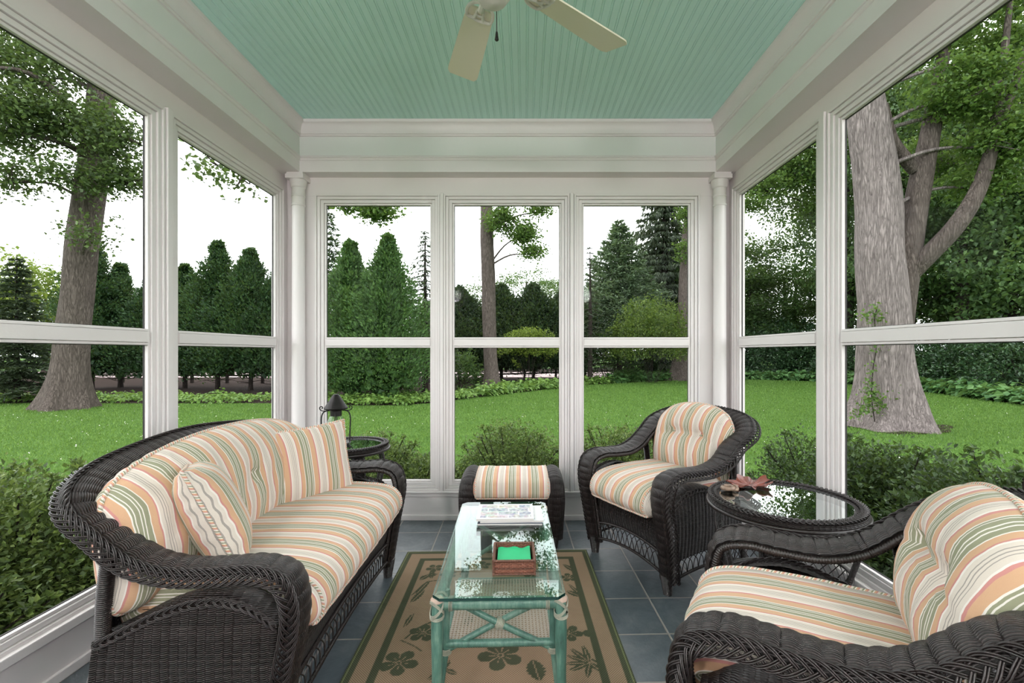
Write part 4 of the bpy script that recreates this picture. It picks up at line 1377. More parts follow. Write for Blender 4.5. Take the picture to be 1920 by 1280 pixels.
def back_cushion(t, w, z0, ztop, crown, yb, lean, T, tufts, uoff=0.0, ncorner=5.0, curve=0.03, crease=None, ends=3.2):
    nx, ns = max(60, int(w * 2 / 0.009)), 64
    xs = w * np.sin(np.linspace(-PI / 2, PI / 2, nx))
    ph = np.linspace(0, 2 * PI, ns, endpoint=False)
    P = np.zeros((nx, ns, 3))
    edge = np.zeros((nx, 2, 3))
    for i, x in enumerate(xs):
        q = min(abs(x / w), 0.9999)
        cf = (1 - q ** ncorner) ** (1 / ncorner)
        zt = ztop - crown * q ** 2
        zm = z0 + (zt - z0) * 0.45
        top, bot = zm + (zt - zm) * (0.25 + 0.75 * cf), zm - (zm - z0) * (0.25 + 0.75 * (1 - q ** 9) ** (1 / 9))
        e = (1 - q ** ends) ** 0.5
        z = (top + bot) / 2 - np.cos(ph) * (top - bot) / 2
        p = np.clip((z - bot) / max(top - bot, 1e-4), 0, 1)
        th = (1 - np.abs(2 * p - 1) ** 2.6) ** 0.55
        th = T * th * e
        y = yb - lean * (z - z0) + curve * q ** 2 + np.where(np.sin(ph) > 0, 1.1, -0.8) * th
        # buttons and pulled creases, front only
        frontside = np.sin(ph) > 0
        dep = np.zeros(ns)
        for tx, tz in tufts:
            r2 = (x - tx) ** 2 + (z - tz) ** 2
            dep += 0.030 * np.exp(-r2 / 0.022 ** 2) + 0.022 * np.exp(-r2 / 0.06 ** 2)
        if crease is not None:
            zc, xw = crease
            wx = 1 / (1 + np.exp((abs(x) - xw) / 0.02))
            dep += wx * (0.020 * np.exp(-((z - zc) / 0.016) ** 2) + 0.016 * np.exp(-((z - zc) / 0.05) ** 2))
            # pleats running out from each button
            for tx, tz in tufts:
                if (x - tx) * tx > 0:
                    dep += 0.012 * np.exp(-((z - tz + 0.35 * (abs(x) - abs(tx))) / 0.012) ** 2) * np.exp(-((abs(x) - abs(tx)) / 0.12) ** 2)
        y = y - np.where(frontside, dep * np.clip(e, 0, 1), 0)
        pk = 0.006 * np.clip(1 - np.minimum(p, 1 - p) / 0.16, 0, 1)
        y = y + np.where(frontside, 1, -1) * pk * np.sin(x * 95 + 4 * math.sin(x * 11)) * e
        P[i] = np.stack([np.full(ns, x), y, z], 1)
        edge[i, 0] = (x, yb - lean * (bot - z0) + curve * q ** 2, bot)
        edge[i, 1] = (x, yb - lean * (top - z0) + curve * q ** 2, top)
    P[..., 1] += wrinkle(P, 0.0028)
    U = np.zeros((nx, ns, 2))
    d = np.r_[0, np.cumsum(np.linalg.norm(np.diff(P[nx // 2], axis=0), axis=1))]
    fl = P[:, ns // 4]
    arc_ = np.r_[0, np.cumsum(np.linalg.norm(np.diff(fl, axis=0), axis=1))]
    U[..., 0] = (arc_ - arc_[nx // 2])[:, None] + uoff
    U[..., 1] = d[None]
    part = MB().grid(P, U, cv=True).build('back_cushion', M['stripe_wavy'], t, angle=0)
    pm = MB()
    L_ = np.vstack([edge[:, 1], edge[::-1, 0]])
    D, _s = resample(L_, 0.01)
    pm.tube(D[:-1], 0.0065, 8, closed=True)
    pm.build('piping', M['piping'], part)
    for tx, tz in tufts:
        i = int(np.argmin(np.abs(xs - tx)))
        j = int(np.argmin(np.where(np.sin(ph) > 0, np.abs(P[i, :, 2] - tz), 9)))
        c = P[i, j]
        bmb = MB().lathe([(0.0001, 0.006), (0.006, 0.005), (0.010, 0.002), (0.011, -0.002)], (0, 0, 0), 14)
        bmb.V = [np.stack([v[:, 0], v[:, 2], v[:, 1]], 1) + c + [0, 0.002, 0] for v in bmb.V]
        bmb.build('button', M['stripe'], part)
    return part

def rot_z(face):
    """rotation that turns +y onto the horizontal direction face"""
    return math.atan2(-face[0], face[1])

sofa = thing('wicker_loveseat', 'dark brown wicker loveseat with striped cushions along the left windows', 'sofa', (-1.045, 2.03, 0), rot_z((1, 0.0)) + 0.022)
seat_frame(sofa, 0.62)
seat_cushion(sofa, 0.565, 0.03)
back_cushion(sofa, 0.640, 0.46, 0.950, 0.065, -.205, 0.12, 0.130, [(0.02, .745)], 0.02, ncorner=4.6, curve=0.01, ends=9.0)

chair_specs = [
    ((0.593, 2.71), (-.868, -.497), 'dark wicker armchair with striped cushions in the far right corner beside the glass topped table'),
    ((0.585, 1.385), (-.876, .48), 'nearest dark wicker armchair, cut off at the right, in front of the glass topped table')]
chair0 = None
for (mx, my), fdir, lab in chair_specs:
    loc = (mx - fdir[0] * .283, my - fdir[1] * .283, 0)
    if chair0 is None:
        chair0 = thing('wicker_armchair', lab, 'armchair', loc, rot_z(fdir), 'striped wicker armchairs')
        seat_frame(chair0, 0.315)
        seat_cushion(chair0, 0.262, 0.05)
        back_cushion(chair0, 0.290, 0.49, 0.940, 0.03, -.243, 0.19, 0.120, [(0.110, .765), (-.110, .765)], 0.04, ncorner=3.0, curve=0.02, crease=(.765, 0.105))
    else:
        c2 = copy_tree(chair0)
        c2.location = loc
        c2.rotation_euler = (0, 0, rot_z(fdir))
        c2['label'] = lab

# ------------------------------------------------------------------ throw pillows
def pillow(name, label, centre, face, tilt, w, h, T, uoff, roll=0.0, vert=True):
    t = thing(name, label, 'pillow', centre, 0, 'striped throw pillows on the loveseat')
    n = 40
    a = np.linspace(-1, 1, n)
    X, Z = np.meshgrid(a, a, indexing='ij')
    ex = 1 - 0.06 * (1 - np.abs(Z) ** 2)
    ez = 1 - 0.06 * (1 - np.abs(X) ** 2)
    th = T * np.clip((1 - np.abs(X) ** 3.0) * (1 - np.abs(Z) ** 3.0), 0, 1) ** 0.55
    mb = MB()
    face3 = unit(V3(face[0], face[1], 0))
    sx = V3(-face3[1], face3[0], 0)
    n3 = unit(face3 * math.cos(tilt) + V3(0, 0, math.sin(tilt)))
    up = np.cross(sx, n3)
    up = up * (1 if up[2] > 0 else -1)
    cr, sr = math.cos(roll), math.sin(roll)
    sx, up = sx * cr + up * sr, up * cr - sx * sr
    out = []
    for sg in (1, -1):
        puck = 0.004 * np.clip(1 - np.minimum(1 - np.abs(X), 1 - np.abs(Z)) / 0.25, 0, 1) * (np.sin(23 * X) + np.sin(21 * Z))
        P = (X * ex * w / 2)[..., None] * sx + (Z * ez * h / 2)[..., None] * up + (sg * (th + puck * (th > 0.004)))[..., None] * n3
        U = np.stack([X * w / 2 + uoff, Z * h / 2], -1)
        mb.grid(P if sg > 0 else P[::-1], U if sg > 0 else U[::-1])
        out.append(P)
    o = mb.build('pillow_cover', M['stripe'], t, angle=0)
    P = out[0]
    lp = np.vstack([P[:, 0], P[-1, 1:], P[-2::-1, -1], P[0, -2:0:-1]])
    D, _s = resample(np.vstack([lp, lp[:1]]), 0.008)
    MB().tube(D[:-1], 0.0060, 8, closed=True).build('piping', M['piping'], t)
    return t
pillow('throw_pillow', 'square striped pillow at the far corner of the loveseat below the black lantern', (-1.100, 2.36, 0.700), (0.83, -0.56), 0.20, 0.48, 0.39, 0.066, 0.06, roll=0.03)
pillow('throw_pillow', 'striped pillow seen edge on, leaning at the near end of the loveseat', (-1.13, 1.690, 0.698), (0.83, 0.56), 0.42, 0.40, 0.40, 0.092, 0.0, roll=-0.05)

# ------------------------------------------------------------------ ottoman
ot = thing('wicker_ottoman', 'small dark wicker ottoman with a striped cushion below the middle back window', 'ottoman', (-0.090, 3.225, 0), 0.012)
for sg in (1, -1):
    rows = [(sg * .275, -.185, .05), (sg * .282, -.205, .18), (sg * .288, -.210, .30), (sg * .286, -.195, .385), (sg * .280, -.14, .432), (sg * .278, 0, .447), (sg * .280, .14, .432), (sg * .286, .195, .385), (sg * .288, .21, .30), (sg * .282, .205, .18), (sg * .275, .185, .05)]
    C = catmull(rows, 8)
    W = np.tile([-1.0, 0, 0], (len(C), 1))
    mb = MB()
    C, W, N, h, s = ribbon(mb, C, W, 0.050, 0.028, 0.018)
    o = mb.build('side_roll', M['wick'], ot, angle=60)
    rm = MB()
    for e in (-1, 1):
        wrapped(rm, C + W * (e * 0.048) - N * 0.012, 0.010, 8)
    rm.build('wrapped_rod', M['wick_rod'], o, angle=0)
    for fy in (-.185, .185):
        MB().tube([(sg * .275, fy, .075), (sg * .275, fy, 0.0)], [0.034, 0.024], 14, ring=0.006, ramp=0.05).build('foot', M['wick_rod'], ot)
    # outer side web
    ys, zs = np.linspace(-.20, .20, 60), np.linspace(.10, .41, 16)
    Y_, Z_ = np.meshgrid(ys, zs, indexing='ij')
    P = np.stack([np.full_like(Y_, sg * .262), Y_, Z_], -1)
    MB().grid(P, np.stack([Y_, Z_], -1)).build('side_panel', M['wick_fine'], ot)
for sg in (1, -1):
    xs, zs = np.linspace(-.24, .24, 80), np.linspace(.13, .36, 14)
    X_, Z_ = np.meshgrid(xs, zs, indexing='ij')
    P = np.stack([X_, np.full_like(X_, sg * .19), Z_], -1)
    MB().grid(P, np.stack([X_, Z_], -1)).build('front_panel' if sg < 0 else 'back_panel', M['wick_fine'], ot)
    rm = MB()
    wrapped(rm, catmull([(-.25, sg * .192, .12), (0, sg * .192, .14), (.25, sg * .192, .12)], 8), 0.009, 8, 0.006)
    rm.build('stretcher', M['wick_rod'], ot)
sec = np.array([(-.205, .325), (-.225, .335), (-.232, .365), (-.222, .410), (-.19, .440), (-.10, .458), (0, .463), (.10, .458), (.18, .440), (.205, .40), (.20, .36), (0, .345), (-.12, .335)], float)
loop = catmull(np.vstack([sec, sec[:1]]), 6)[:-1]
c = loop.mean(0)
rows, us = [], []
w, rc = 0.250, 0.028
for d in (0.05, 0.035):
    rows.append((-w, d, -w - d))
for a in np.linspace(0, PI / 2, 6):
    rows.append((-w + rc * (1 - math.cos(a)), rc * (1 - math.sin(a)), -w + rc * (1 - math.cos(a)) - rc * 0.5 * (1 - math.sin(a))))
P, U = [], []
full = rows + [(x, 0, x) for x in np.linspace(-w + rc, w - rc, 50)[1:-1]] + [(-x, d, -u) for x, d, u in rows[::-1]]
for x, d, u in full:
    q = c + (loop - c) * [1 - d / .22, max(0.05, 1 - d / .06)]
    P.append(np.c_[np.full(len(q), x), q])
    U.append(np.c_[np.full(len(q), u + 0.02), np.arange(len(q)) * 0.01])
P = np.array(P)
P[..., 2] += np.clip((P[..., 2] - .42) / .03, 0, 1) * wrinkle(P, 0.002)
o = MB().grid(P, np.array(U), cv=True).build('seat_cushion', M['stripe'], ot, angle=0)
pm = MB()
i_f = 2
pm.tube(P[6:-6, i_f] + [0, -.004, -.002], 0.005, 8)
for e in (6, -7):
    pm.tube(np.vstack([P[e], P[e][:1]]) + [(-.004 if e > 0 else .004), 0, 0], 0.005, 8)
pm.build('piping', M['piping'], o)
# ------------------------------------------------------------------ rug
def seg_dist(px, py, ax, ay, bx, by):
    dx, dy = bx - ax, by - ay
    t = np.clip(((px - ax) * dx + (py - ay) * dy) / (dx * dx + dy * dy), 0, 1)
    return np.hypot(px - ax - t * dx, py - ay - t * dy), t

RW, RL = 1.135, 1.86
rug_c = V3(-0.150, 2.967 - RL / 2, 0)
rstep = 0.0046
nx, ny = int(RW / rstep), int(RL / rstep)
gx, gy = np.meshgrid(np.linspace(-RW / 2, RW / 2, nx), np.linspace(-RL / 2, RL / 2, ny), indexing='ij')
ed = np.minimum(RW / 2 - np.abs(gx), RL / 2 - np.abs(gy))
green = ((ed < 0.034) | ((ed > 0.098) & (ed < 0.130))).astype(float)
lime = ((ed > 0.008) & (ed < 0.013)).astype(float) * 0.5
def flower(cx, cy, r, rot):
    x, y = gx - cx, gy - cy
    rr, th = np.hypot(x, y), np.arctan2(y, x) + rot
    p = np.abs(np.cos(2.5 * th)) ** 0.45
    m = (rr < r * (0.30 + 0.70 * p)) & (rr > r * 0.14)
    vein = (np.abs(np.sin(2.5 * th)) > 0.985) & (rr < r * 0.8)
    vein |= (rr < r * 0.52) & (np.abs(np.cos(2.5 * th)) > 0.992)
    return (m & ~vein) | (rr < r * 0.09)
def leaf(ax, ay, bx, by, w, teeth=True):
    d, t = seg_dist(gx, gy, ax, ay, bx, by)
    lim = w * np.sin(PI * np.clip(t, 0, 1)) ** 0.75
    if teeth:
        lim = lim * (0.72 + 0.28 * np.abs(np.sin(t * 22)))
    return (d < lim) & (d > 0.0022)
def stem(pts, w=0.004):
    P_ = catmull(np.c_[np.array(pts), np.zeros(len(pts))], 6)
    m = np.zeros_like(gx, bool)
    for a_, b_ in zip(P_[:-1], P_[1:]):
        d, _t = seg_dist(gx, gy, a_[0], a_[1], b_[0], b_[1])
        m |= d < w
    return m
def loc(px, py):
    p = fpt(px, py)
    q = (p[0] - rug_c[0], p[1] - rug_c[1])
    a_ = 0.0286
    return (q[0] + q[1] * a_, q[1] - q[0] * a_)
field = np.zeros_like(gx, bool)
def F_(px, py, r, rot=0.3):
    global field
    x, y = loc(px, py)
    field |= flower(x, y, r, rot)
def L_(px, py, qx, qy, w, teeth=True):
    global field
    field |= leaf(*loc(px, py), *loc(qx, qy), w, teeth)
F_(748, 1246, 0.080, 0.2)
F_(793, 1190, 0.066, 1.0)
F_(1122, 1190, 0.072, 0.6)
F_(1112, 1146, 0.060, 1.4)
F_(938, 1232, 0.095, 0.5)
F_(1068, 1190, 0.060, 0.2)
F_(1066, 1085, 0.050, 0.8)
F_(815, 1068, 0.050, 0.4)
F_(1000, 1078, 0.06, 0.1)
F_(905, 1062, 0.05, 0.9)
L_(770, 1133, 796, 1108, 0.020)
L_(757, 1180, 776, 1152, 0.014)
L_(779, 1118, 806, 1090, 0.016, False)
L_(787, 1090, 804, 1080, 0.022)
L_(808, 1088, 811, 1070, 0.018)
L_(1012, 1280, 998, 1240, 0.040)
L_(1062, 1110, 1090, 1122, 0.022)
L_(1056, 1060, 1080, 1075, 0.020)
L_(1064, 1096, 1100, 1128, 0.012, False)
for qx, qy in ((1062, 1232), (1068, 1218), (1092, 1212), (1058, 1248), (1066, 1262), (1100, 1276), (1126, 1262)):
    L_(1106, 1246, qx, qy, 0.013, False)
for qx, qy in ((842, 1240), (858, 1268), (812, 1252), (800, 1280)):
    L_(832, 1258, qx, qy, 0.013, False)
rr_ = np.random.default_rng(3)
for fx, fy, rad, ro in ((-0.25, -0.62, .08, .3), (0.22, -0.70, .075, .9), (0.0, -0.45, .085, .1), (-0.05, 0.28, .075, .5), (0.18, 0.45, .06, .2), (-0.27, 0.62, .05, .6)):
    field |= flower(fx, fy, rad, ro)
    for k in range(4):
        a_ = ro * 5 + k * 1.6
        field |= leaf(fx + rad * 1.2 * math.cos(a_), fy + rad * 1.2 * math.sin(a_), fx + rad * 2.4 * math.cos(a_ + .2), fy + rad * 2.4 * math.sin(a_ + .2), 0.02)
field |= stem([loc(760, 1200), loc(785, 1180), loc(812, 1168)], 0.0045)
field |= stem([loc(752, 1204), loc(775, 1214), loc(790, 1224)], 0.003)
field |= stem([loc(773, 1118), loc(800, 1095), loc(830, 1090)], 0.0035)
field |= stem([loc(1085, 1100), loc(1098, 1120), loc(1096, 1132)], 0.003)
field |= stem([loc(1110, 1240), loc(1128, 1250), loc(1140, 1256)], 0.005)
green = np.maximum(green, (field & (ed > 0.13)).astype(float))
col = np.stack([green, lime, green * 0], -1).reshape(-1, 3)
def mat_rug():
    t = NT('woven_floral_rug')
    a = t.n('VertexColor', layer_name='Col')
    s = t.n('SeparateColor', {0: a}, out=None)
    o = t.n('SeparateXYZ', {0: t.obj()}, out=None)
    x, y = o.outputs[0], o.outputs[1]
    q = t.math('MULTIPLY', t.math('SINE', t.math('MULTIPLY', x, 2 * PI / 0.0105)), t.math('SINE', t.math('MULTIPLY', y, 2 * PI / 0.0105)))
    tan = t.ramp(t.math('ADD', t.math('MULTIPLY', q, 0.5), 0.5), [(0.2, rgb(112, 92, 76)), (0.8, rgb(170, 146, 122))])
    grn = t.ramp(t.math('ADD', t.math('MULTIPLY', q, 0.5), 0.5), [(0.2, rgb(58, 62, 48)), (0.8, rgb(86, 90, 70))])
    c = t.mix(s.outputs[0], tan, grn)
    c = t.mix(s.outputs[1], c, rgb(150, 156, 108))
    b = t.bump(q, 0.0012, 0.8)
    return t.done(t.principled(color=c, rough=0.95, normal=b, spec=0.08))
M['rug'] = mat_rug()
rm = MB()
rm.grid(np.stack([gx, gy, np.full_like(gx, 0.009)], -1)[::1])
top_n = rm.n
rm.box(-RW / 2, RW / 2, -RL / 2, RL / 2, 0.001, 0.0085)
cc = np.zeros((rm.n, 3))
cc[:top_n] = col
cc[top_n:, 0] = 1
rug = rm.build('area_rug', M['rug'], None, smooth=False, col=cc)
rug.location = rug_c
rug.rotation_euler = (0, 0, 0.0286)
tag(rug, 'tan woven rug with dark green border bands and hibiscus flowers under the glass table', 'rug')

# ------------------------------------------------------------------ coffee table
def mat_rattan():
    t = NT('green_washed_rattan')
    o = t.obj()
    st = t.n('TexNoise', {'Vector': t.n('Mapping', {'Vector': o, 'Scale': (30.0, 30.0, 5.0)}), 'Scale': 3.0, 'Detail': 6.0, 'Roughness': 0.7})
    pt = t.n('TexNoise', {'Vector': o, 'Scale': 9.0, 'Detail': 3.0})
    f = t.math('ADD', t.math('MULTIPLY', st, 0.6), t.math('MULTIPLY', pt, 0.4))
    c = t.ramp(f, [(0.30, rgb(44, 72, 64)), (0.5, rgb(74, 110, 98)), (0.64, rgb(108, 136, 122)), (0.78, rgb(146, 154, 142))])
    return t.done(t.principled(color=c, rough=0.38, normal=t.bump(st, 0.001, 0.6), spec=0.5))
M['rattan'] = mat_rattan()
M['binding'] = plain('grey_green_rawhide_binding', rgb(142, 142, 128), 0.5, var=0.25, scale=40, bump=(80, 0.001))
M['legcap'] = plain('worn_leg_top', rgb(186, 160, 146), 0.5, var=0.2, scale=30)
def mat_cane():
    t = NT('woven_cane')
    u, v = t.uv()
    P_ = 0.0125
    def hole(uo, vo):
        fu = t.math('SUBTRACT', t.math('FRACT', t.math('ADD', t.math('DIVIDE', u, P_), uo)), 0.5)
        fv = t.math('SUBTRACT', t.math('FRACT', t.math('ADD', t.math('DIVIDE', v, P_), vo)), 0.5)
        return t.math('ADD', t.math('MULTIPLY', fu, fu), t.math('MULTIPLY', fv, fv))
    d = hole(0.0, 0.0)
    m_ = t.n('MapRange', {0: d, 1: 0.055, 2: 0.080, 3: 1.0, 4: 0.0})
    w = t.math('SINE', t.math('MULTIPLY', t.math('ADD', u, v), 2 * PI / P_))
    c = t.mix(t.math('ADD', t.math('MULTIPLY', w, 0.2), 0.4), rgb(150, 138, 128), rgb(186, 172, 160))
    p = t.principled(color=c, rough=0.55, normal=t.bump(w, 0.001, 0.6), spec=0.35)
    tr = t.n('BsdfTransparent')
    return t.done(t.n('MixShader', {0: m_, 1: p, 2: tr}))
M['cane'] = mat_cane()

ctx, cty = -0.101, 2.030
ct = thing('coffee_table', 'green washed rattan coffee table with clear glass top standing on the rug', 'coffee table', (ctx, cty, 0.009), 0.0286)
HT = 0.441
hx, hy = 0.208, 0.462
for sx in (-1, 1):
    for sy in (-1, 1):
        lg = MB()
        P_ = catmull([(sx * hx, sy * hy, 0), (sx * hx, sy * hy, 0.15), (sx * hx, sy * hy, 0.30), (sx * hx, sy * hy, HT - 0.012)], 6)
        lg.tube(P_, 0.0188 + 0.0012 * np.sin(P_[:, 2] * 25), 18)
        lg.tube([(sx * hx, sy * hy, HT - 0.014), (sx * hx, sy * hy, HT - 0.006), (sx * hx, sy * hy, HT)], [0.0215, 0.0215, 0.017], 18, m=1)
        o = lg.build('leg', [M['rattan'], M['legcap']], ct)
        wr = MB()
        for zc, half in ((HT - 0.035, 0.035),):
            a_ = np.linspace(0, 2 * PI, 60)
            for e in (1, -1):
                for off in (-0.004, 0.0, 0.004):
                    wr.tube(np.stack([sx * hx + 0.0228 * np.cos(a_), sy * hy + 0.0228 * np.sin(a_), zc + off + e * 0.5 * half * 1.4 * np.sin(a_ * 1.0 + 0.8)], 1), 0.0019, 5, caps=False)
            for off in (-0.052, -0.048, -0.044):
                wr.tube(np.stack([sx * hx + 0.0226 * np.cos(a_), sy * hy + 0.0226 * np.sin(a_), np.full(60, HT + off - 0.014) + 0.004 * np.sin(a_)], 1), 0.0019, 5, caps=False)
        wr.build('leg_binding', M['binding'], o)
for sy in (-1, 1):
    MB().tube([(-hx + .012, sy * (hy - 0.012), HT - 0.028), (hx - .012, sy * (hy - 0.012), HT - 0.028)], 0.0205, 16).build('end_rail', M['rattan'], ct)
for sx in (-1, 1):
    MB().tube([(sx * (hx - .006), -hy + .012, HT - 0.028), (sx * (hx - .006), hy - .012, HT - 0.028)], 0.0205, 16).build('side_rail', M['rattan'], ct)
    # bindings where the rails meet
    bd = MB()
    for sy in (-1, 1):
        a_ = np.linspace(0, 2 * PI, 30)
        for off in (0.040, 0.045, 0.050):
            bd.tube(np.stack([sx * (hx - .006) + 0.0222 * np.cos(a_), np.full(30, sy * (hy - off)), HT - 0.028 + 0.0222 * np.sin(a_)], 1), 0.002, 5, caps=False)
            bd.tube(np.stack([np.full(30, sx * (hx - off)), sy * (hy - .012) + 0.0222 * np.cos(a_), HT - 0.028 + 0.0222 * np.sin(a_)], 1), 0.002, 5, caps=False)
    bd.build('rail_binding', M['binding'], ct)
# crossed braces at both ends
for sy, z_lo, yy in ((-1, 0.232, -0.405), (1, 0.175, 0.405)):
    z_hi = HT - 0.045
    for e in (-1, 1):
        a_, b_ = V3(-e * (hx - 0.030), yy, z_lo), V3(e * (hx - 0.035), yy - sy * 0.02, z_hi)
        mid = (a_ + b_) / 2 + V3(0, e * 0.008, 0)
        MB().tube(catmull([a_, mid, b_], 8), 0.0108, 14).build('cross_brace', M['rattan'], ct)
    bd = MB()
    c0 = V3(0, yy - sy * 0.01, (z_lo + z_hi) / 2)
    a_ = np.linspace(0, 2 * PI, 30)
    for k, off in enumerate((-0.012, -0.008, -0.004, 0, 0.004, 0.008, 0.012)):
        for e in (-1, 1):
            d = unit(V3(e * 2 * hx, 0, z_hi - z_lo))
            n1, n2 = V3(0, 1, 0), np.cross(d, V3(0, 1, 0))
            bd.tube(c0 + d * off + 0.0185 * np.cos(a_)[:, None] * n1 + 0.0142 * np.sin(a_)[:, None] * n2, 0.0024, 5, caps=False)
    bd.build('brace_binding', M['binding'], ct)
    for e in (-1, 1):
        bd = MB()
        c1 = V3(e * (hx - 0.022), yy - sy * 0.0, z_lo - 0.004)
        for off in (-0.009, -0.004, 0.001, 0.006):
            bd.tube(np.stack([c1[0] + 0.017 * np.cos(a_), c1[1] + 0.017 * np.sin(a_), np.full(30, c1[2] + off)], 1), 0.0026, 5, caps=False)
        bd.build('brace_binding', M['binding'], ct)
        MB().tube(catmull([c1 + V3(0, -sy * 0.02, 0.20 if sy < 0 else 0.05), c1 + V3(0, 0, 0.03), c1, c1 + V3(e * 0.008, sy * 0.012, -0.07), c1 + V3(e * 0.016, sy * 0.03, -0.14 if sy < 0 else -0.11)], 6), np.linspace(0.0125, 0.009, 25), 12).build('curved_strut', M['rattan'], ct)
# cane shelf over the nearer half
sz, sy0, sy1 = 0.262, -0.405, 0.035
for y_ in (sy0, sy1):
    MB().tube([(-.185, y_, sz - .012), (.185, y_, sz - .012)], 0.0135, 12).build('shelf_rail', M['rattan'], ct)
for x_ in (-.186, .186):
    MB().tube([(x_, sy0 - .01, sz - .010), (x_, sy1 + .01, sz - .010)], 0.0115, 12).build('shelf_rail', M['rattan'], ct)
MB().add([(-.18, sy0, sz), (.18, sy0, sz), (.18, sy1, sz), (-.18, sy1, sz)], [(0, 1, 2, 3)], None, [(-.18, sy0), (.18, sy0), (.18, sy1), (-.18, sy1)]).build('cane_shelf', M['cane'], ct, smooth=False)
# glass with clipped corners
gw, gl, ch, tk = 0.222, 0.492, 0.026, 0.010
oct_ = [(-gw + ch, -gl), (gw - ch, -gl), (gw, -gl + ch), (gw, gl - ch), (gw - ch, gl), (-gw + ch, gl), (-gw, gl - ch), (-gw, -gl + ch)]
gm = MB()
z0, z1 = HT + 0.001, HT + 0.001 + tk
vt = [(x, y, z1) for x, y in oct_] + [(0, 0, z1)]
gm.add(vt, None, [(8, i, (i + 1) % 8) for i in range(8)])
gm.add([(x, y, z0) for x, y in oct_] + [(0, 0, z0)], None, [(8, (i + 1) % 8, i) for i in range(8)])
gm.add([(x, y, z) for z in (z0, z1) for x, y in oct_], [(i, (i + 1) % 8, 8 + (i + 1) % 8, 8 + i) for i in range(8)], None, None, 1)
gm.build('glass_top', [M['table_glass'], M['glass_edge']], ct, smooth=False)
TOPZ = 0.009 + z1

def on_table(px, py, dz=0.0):
    return fpt(px, py, TOPZ + dz)

# woven tissue basket with folded green napkins
M['basket'] = mat_wicker('reddish_brown_basket_weave', s=0.0085, w=0.0052, base=rgb(98, 60, 46), depth=0.002, colamp=0.7)
M['basketrim'] = plain('basket_rim', rgb(92, 58, 44), 0.5, var=0.3, scale=80)
bk = thing('napkin_basket', 'small square reddish brown woven basket on the glass coffee table', 'basket', (-0.043, 1.772, TOPZ + 0.0005), 0.03)
BW, BD, BH = 0.075, 0.080, 0.052
for nm, A, B in (('side_wall', (-BW, -BD), (BW, -BD)), ('side_wall', (BW, -BD), (BW, BD)), ('side_wall', (BW, BD), (-BW, BD)), ('side_wall', (-BW, BD), (-BW, -BD))):
    A, B = V3(*A, 0), V3(*B, 0)
    L = np.linalg.norm(B - A)
    d = (B - A) / L
    nrm = V3(d[1], -d[0], 0)
    us, zs = np.linspace(0, L, 60), np.linspace(0.0, BH, 24)
    P_ = np.zeros((60, 24, 3))
    bump_ = 0.0012 * np.sin(zs * 2 * PI / 0.0104)[None] * np.sin(us * 2 * PI / 0.017)[:, None]
    P_[:] = A + us[:, None, None] * d + zs[None, :, None] * V3(0, 0, 1) + (bump_[..., None] + 0.0) * nrm
    mb = MB().grid(P_, np.stack(np.meshgrid(us, zs, indexing='ij'), -1))
    mb.grid((P_ - nrm * 0.006)[::-1], np.stack(np.meshgrid(us, zs, indexing='ij'), -1))
    mb.build(nm, M['basket'], bk)
rim = MB()
rim.tube(catmull([(-BW, -BD, BH), (BW, -BD, BH), (BW, BD, BH), (-BW, BD, BH), (-BW, -BD, BH)], 1), 0.0048, 8, ring=0.005)
rim.tube(catmull([(-BW, -BD, .004), (BW, -BD, .004), (BW, BD, .004), (-BW, BD, .004), (-BW, -BD, .004)], 1), 0.004, 8, ring=0.005)
for sx in (-1, 1):
    for sy in (-1, 1):
        rim.tube([(sx * BW, sy * BD, 0), (sx * BW, sy * BD, BH)], 0.0042, 8, ring=0.005)
rim.build('rim', M['basketrim'], bk)
MB().box(-BW + .003, BW - .003, -BD + .003, BD - .003, 0.0, 0.004).build('base', M['basketrim'], bk, smooth=False)
M['napkin'] = plain('green_paper_napkin', rgb(22, 172, 112), 0.7, var=0.06, scale=20)
n_ = 16
us = np.linspace(-1, 1, n_)
for k in range(4):
    X_, Y_ = np.meshgrid(us * 0.062, us * 0.066, indexing='ij')
    Z_ = 0.006 + k * 0.0095 + 0.0018 * np.sin(us * 5 + k)[:, None] + (0.003 * np.sin(us * 7 + 1)[:, None] * (us[None] > 0.8) if k == 3 else 0)
    Z_ = np.broadcast_to(Z_, X_.shape)
    mb = MB()
    mb.grid(np.stack([X_, Y_, Z_ + 0.0075], -1))
    mb.grid(np.stack([X_, Y_, Z_], -1)[::-1])
    edge_i = [(0, slice(None)), (-1, slice(None))]
    for i_ in (0, -1):
        mb.grid(np.stack([np.stack([X_[i_], Y_[i_], Z_[i_]], -1), np.stack([X_[i_], Y_[i_], Z_[i_] + .0075], -1)], 0))
        mb.grid(np.stack([np.stack([X_[:, i_], Y_[:, i_], Z_[:, i_]], -1), np.stack([X_[:, i_], Y_[:, i_], Z_[:, i_] + .0075], -1)], 0))
    o = mb.build('paper_napkin', M['napkin'], None, angle=30)
    o.location = (-0.043, 1.772, TOPZ)
    o.rotation_euler = (0, 0, 0.03)
    tag(o, ['lowest green paper napkin bundle in the woven basket', 'second green paper napkin bundle from the bottom of the woven basket', 'green paper napkin bundle just under the top one in the basket', 'topmost green paper napkin bundle in the woven basket'][k], 'napkin', 'green napkins in the basket')

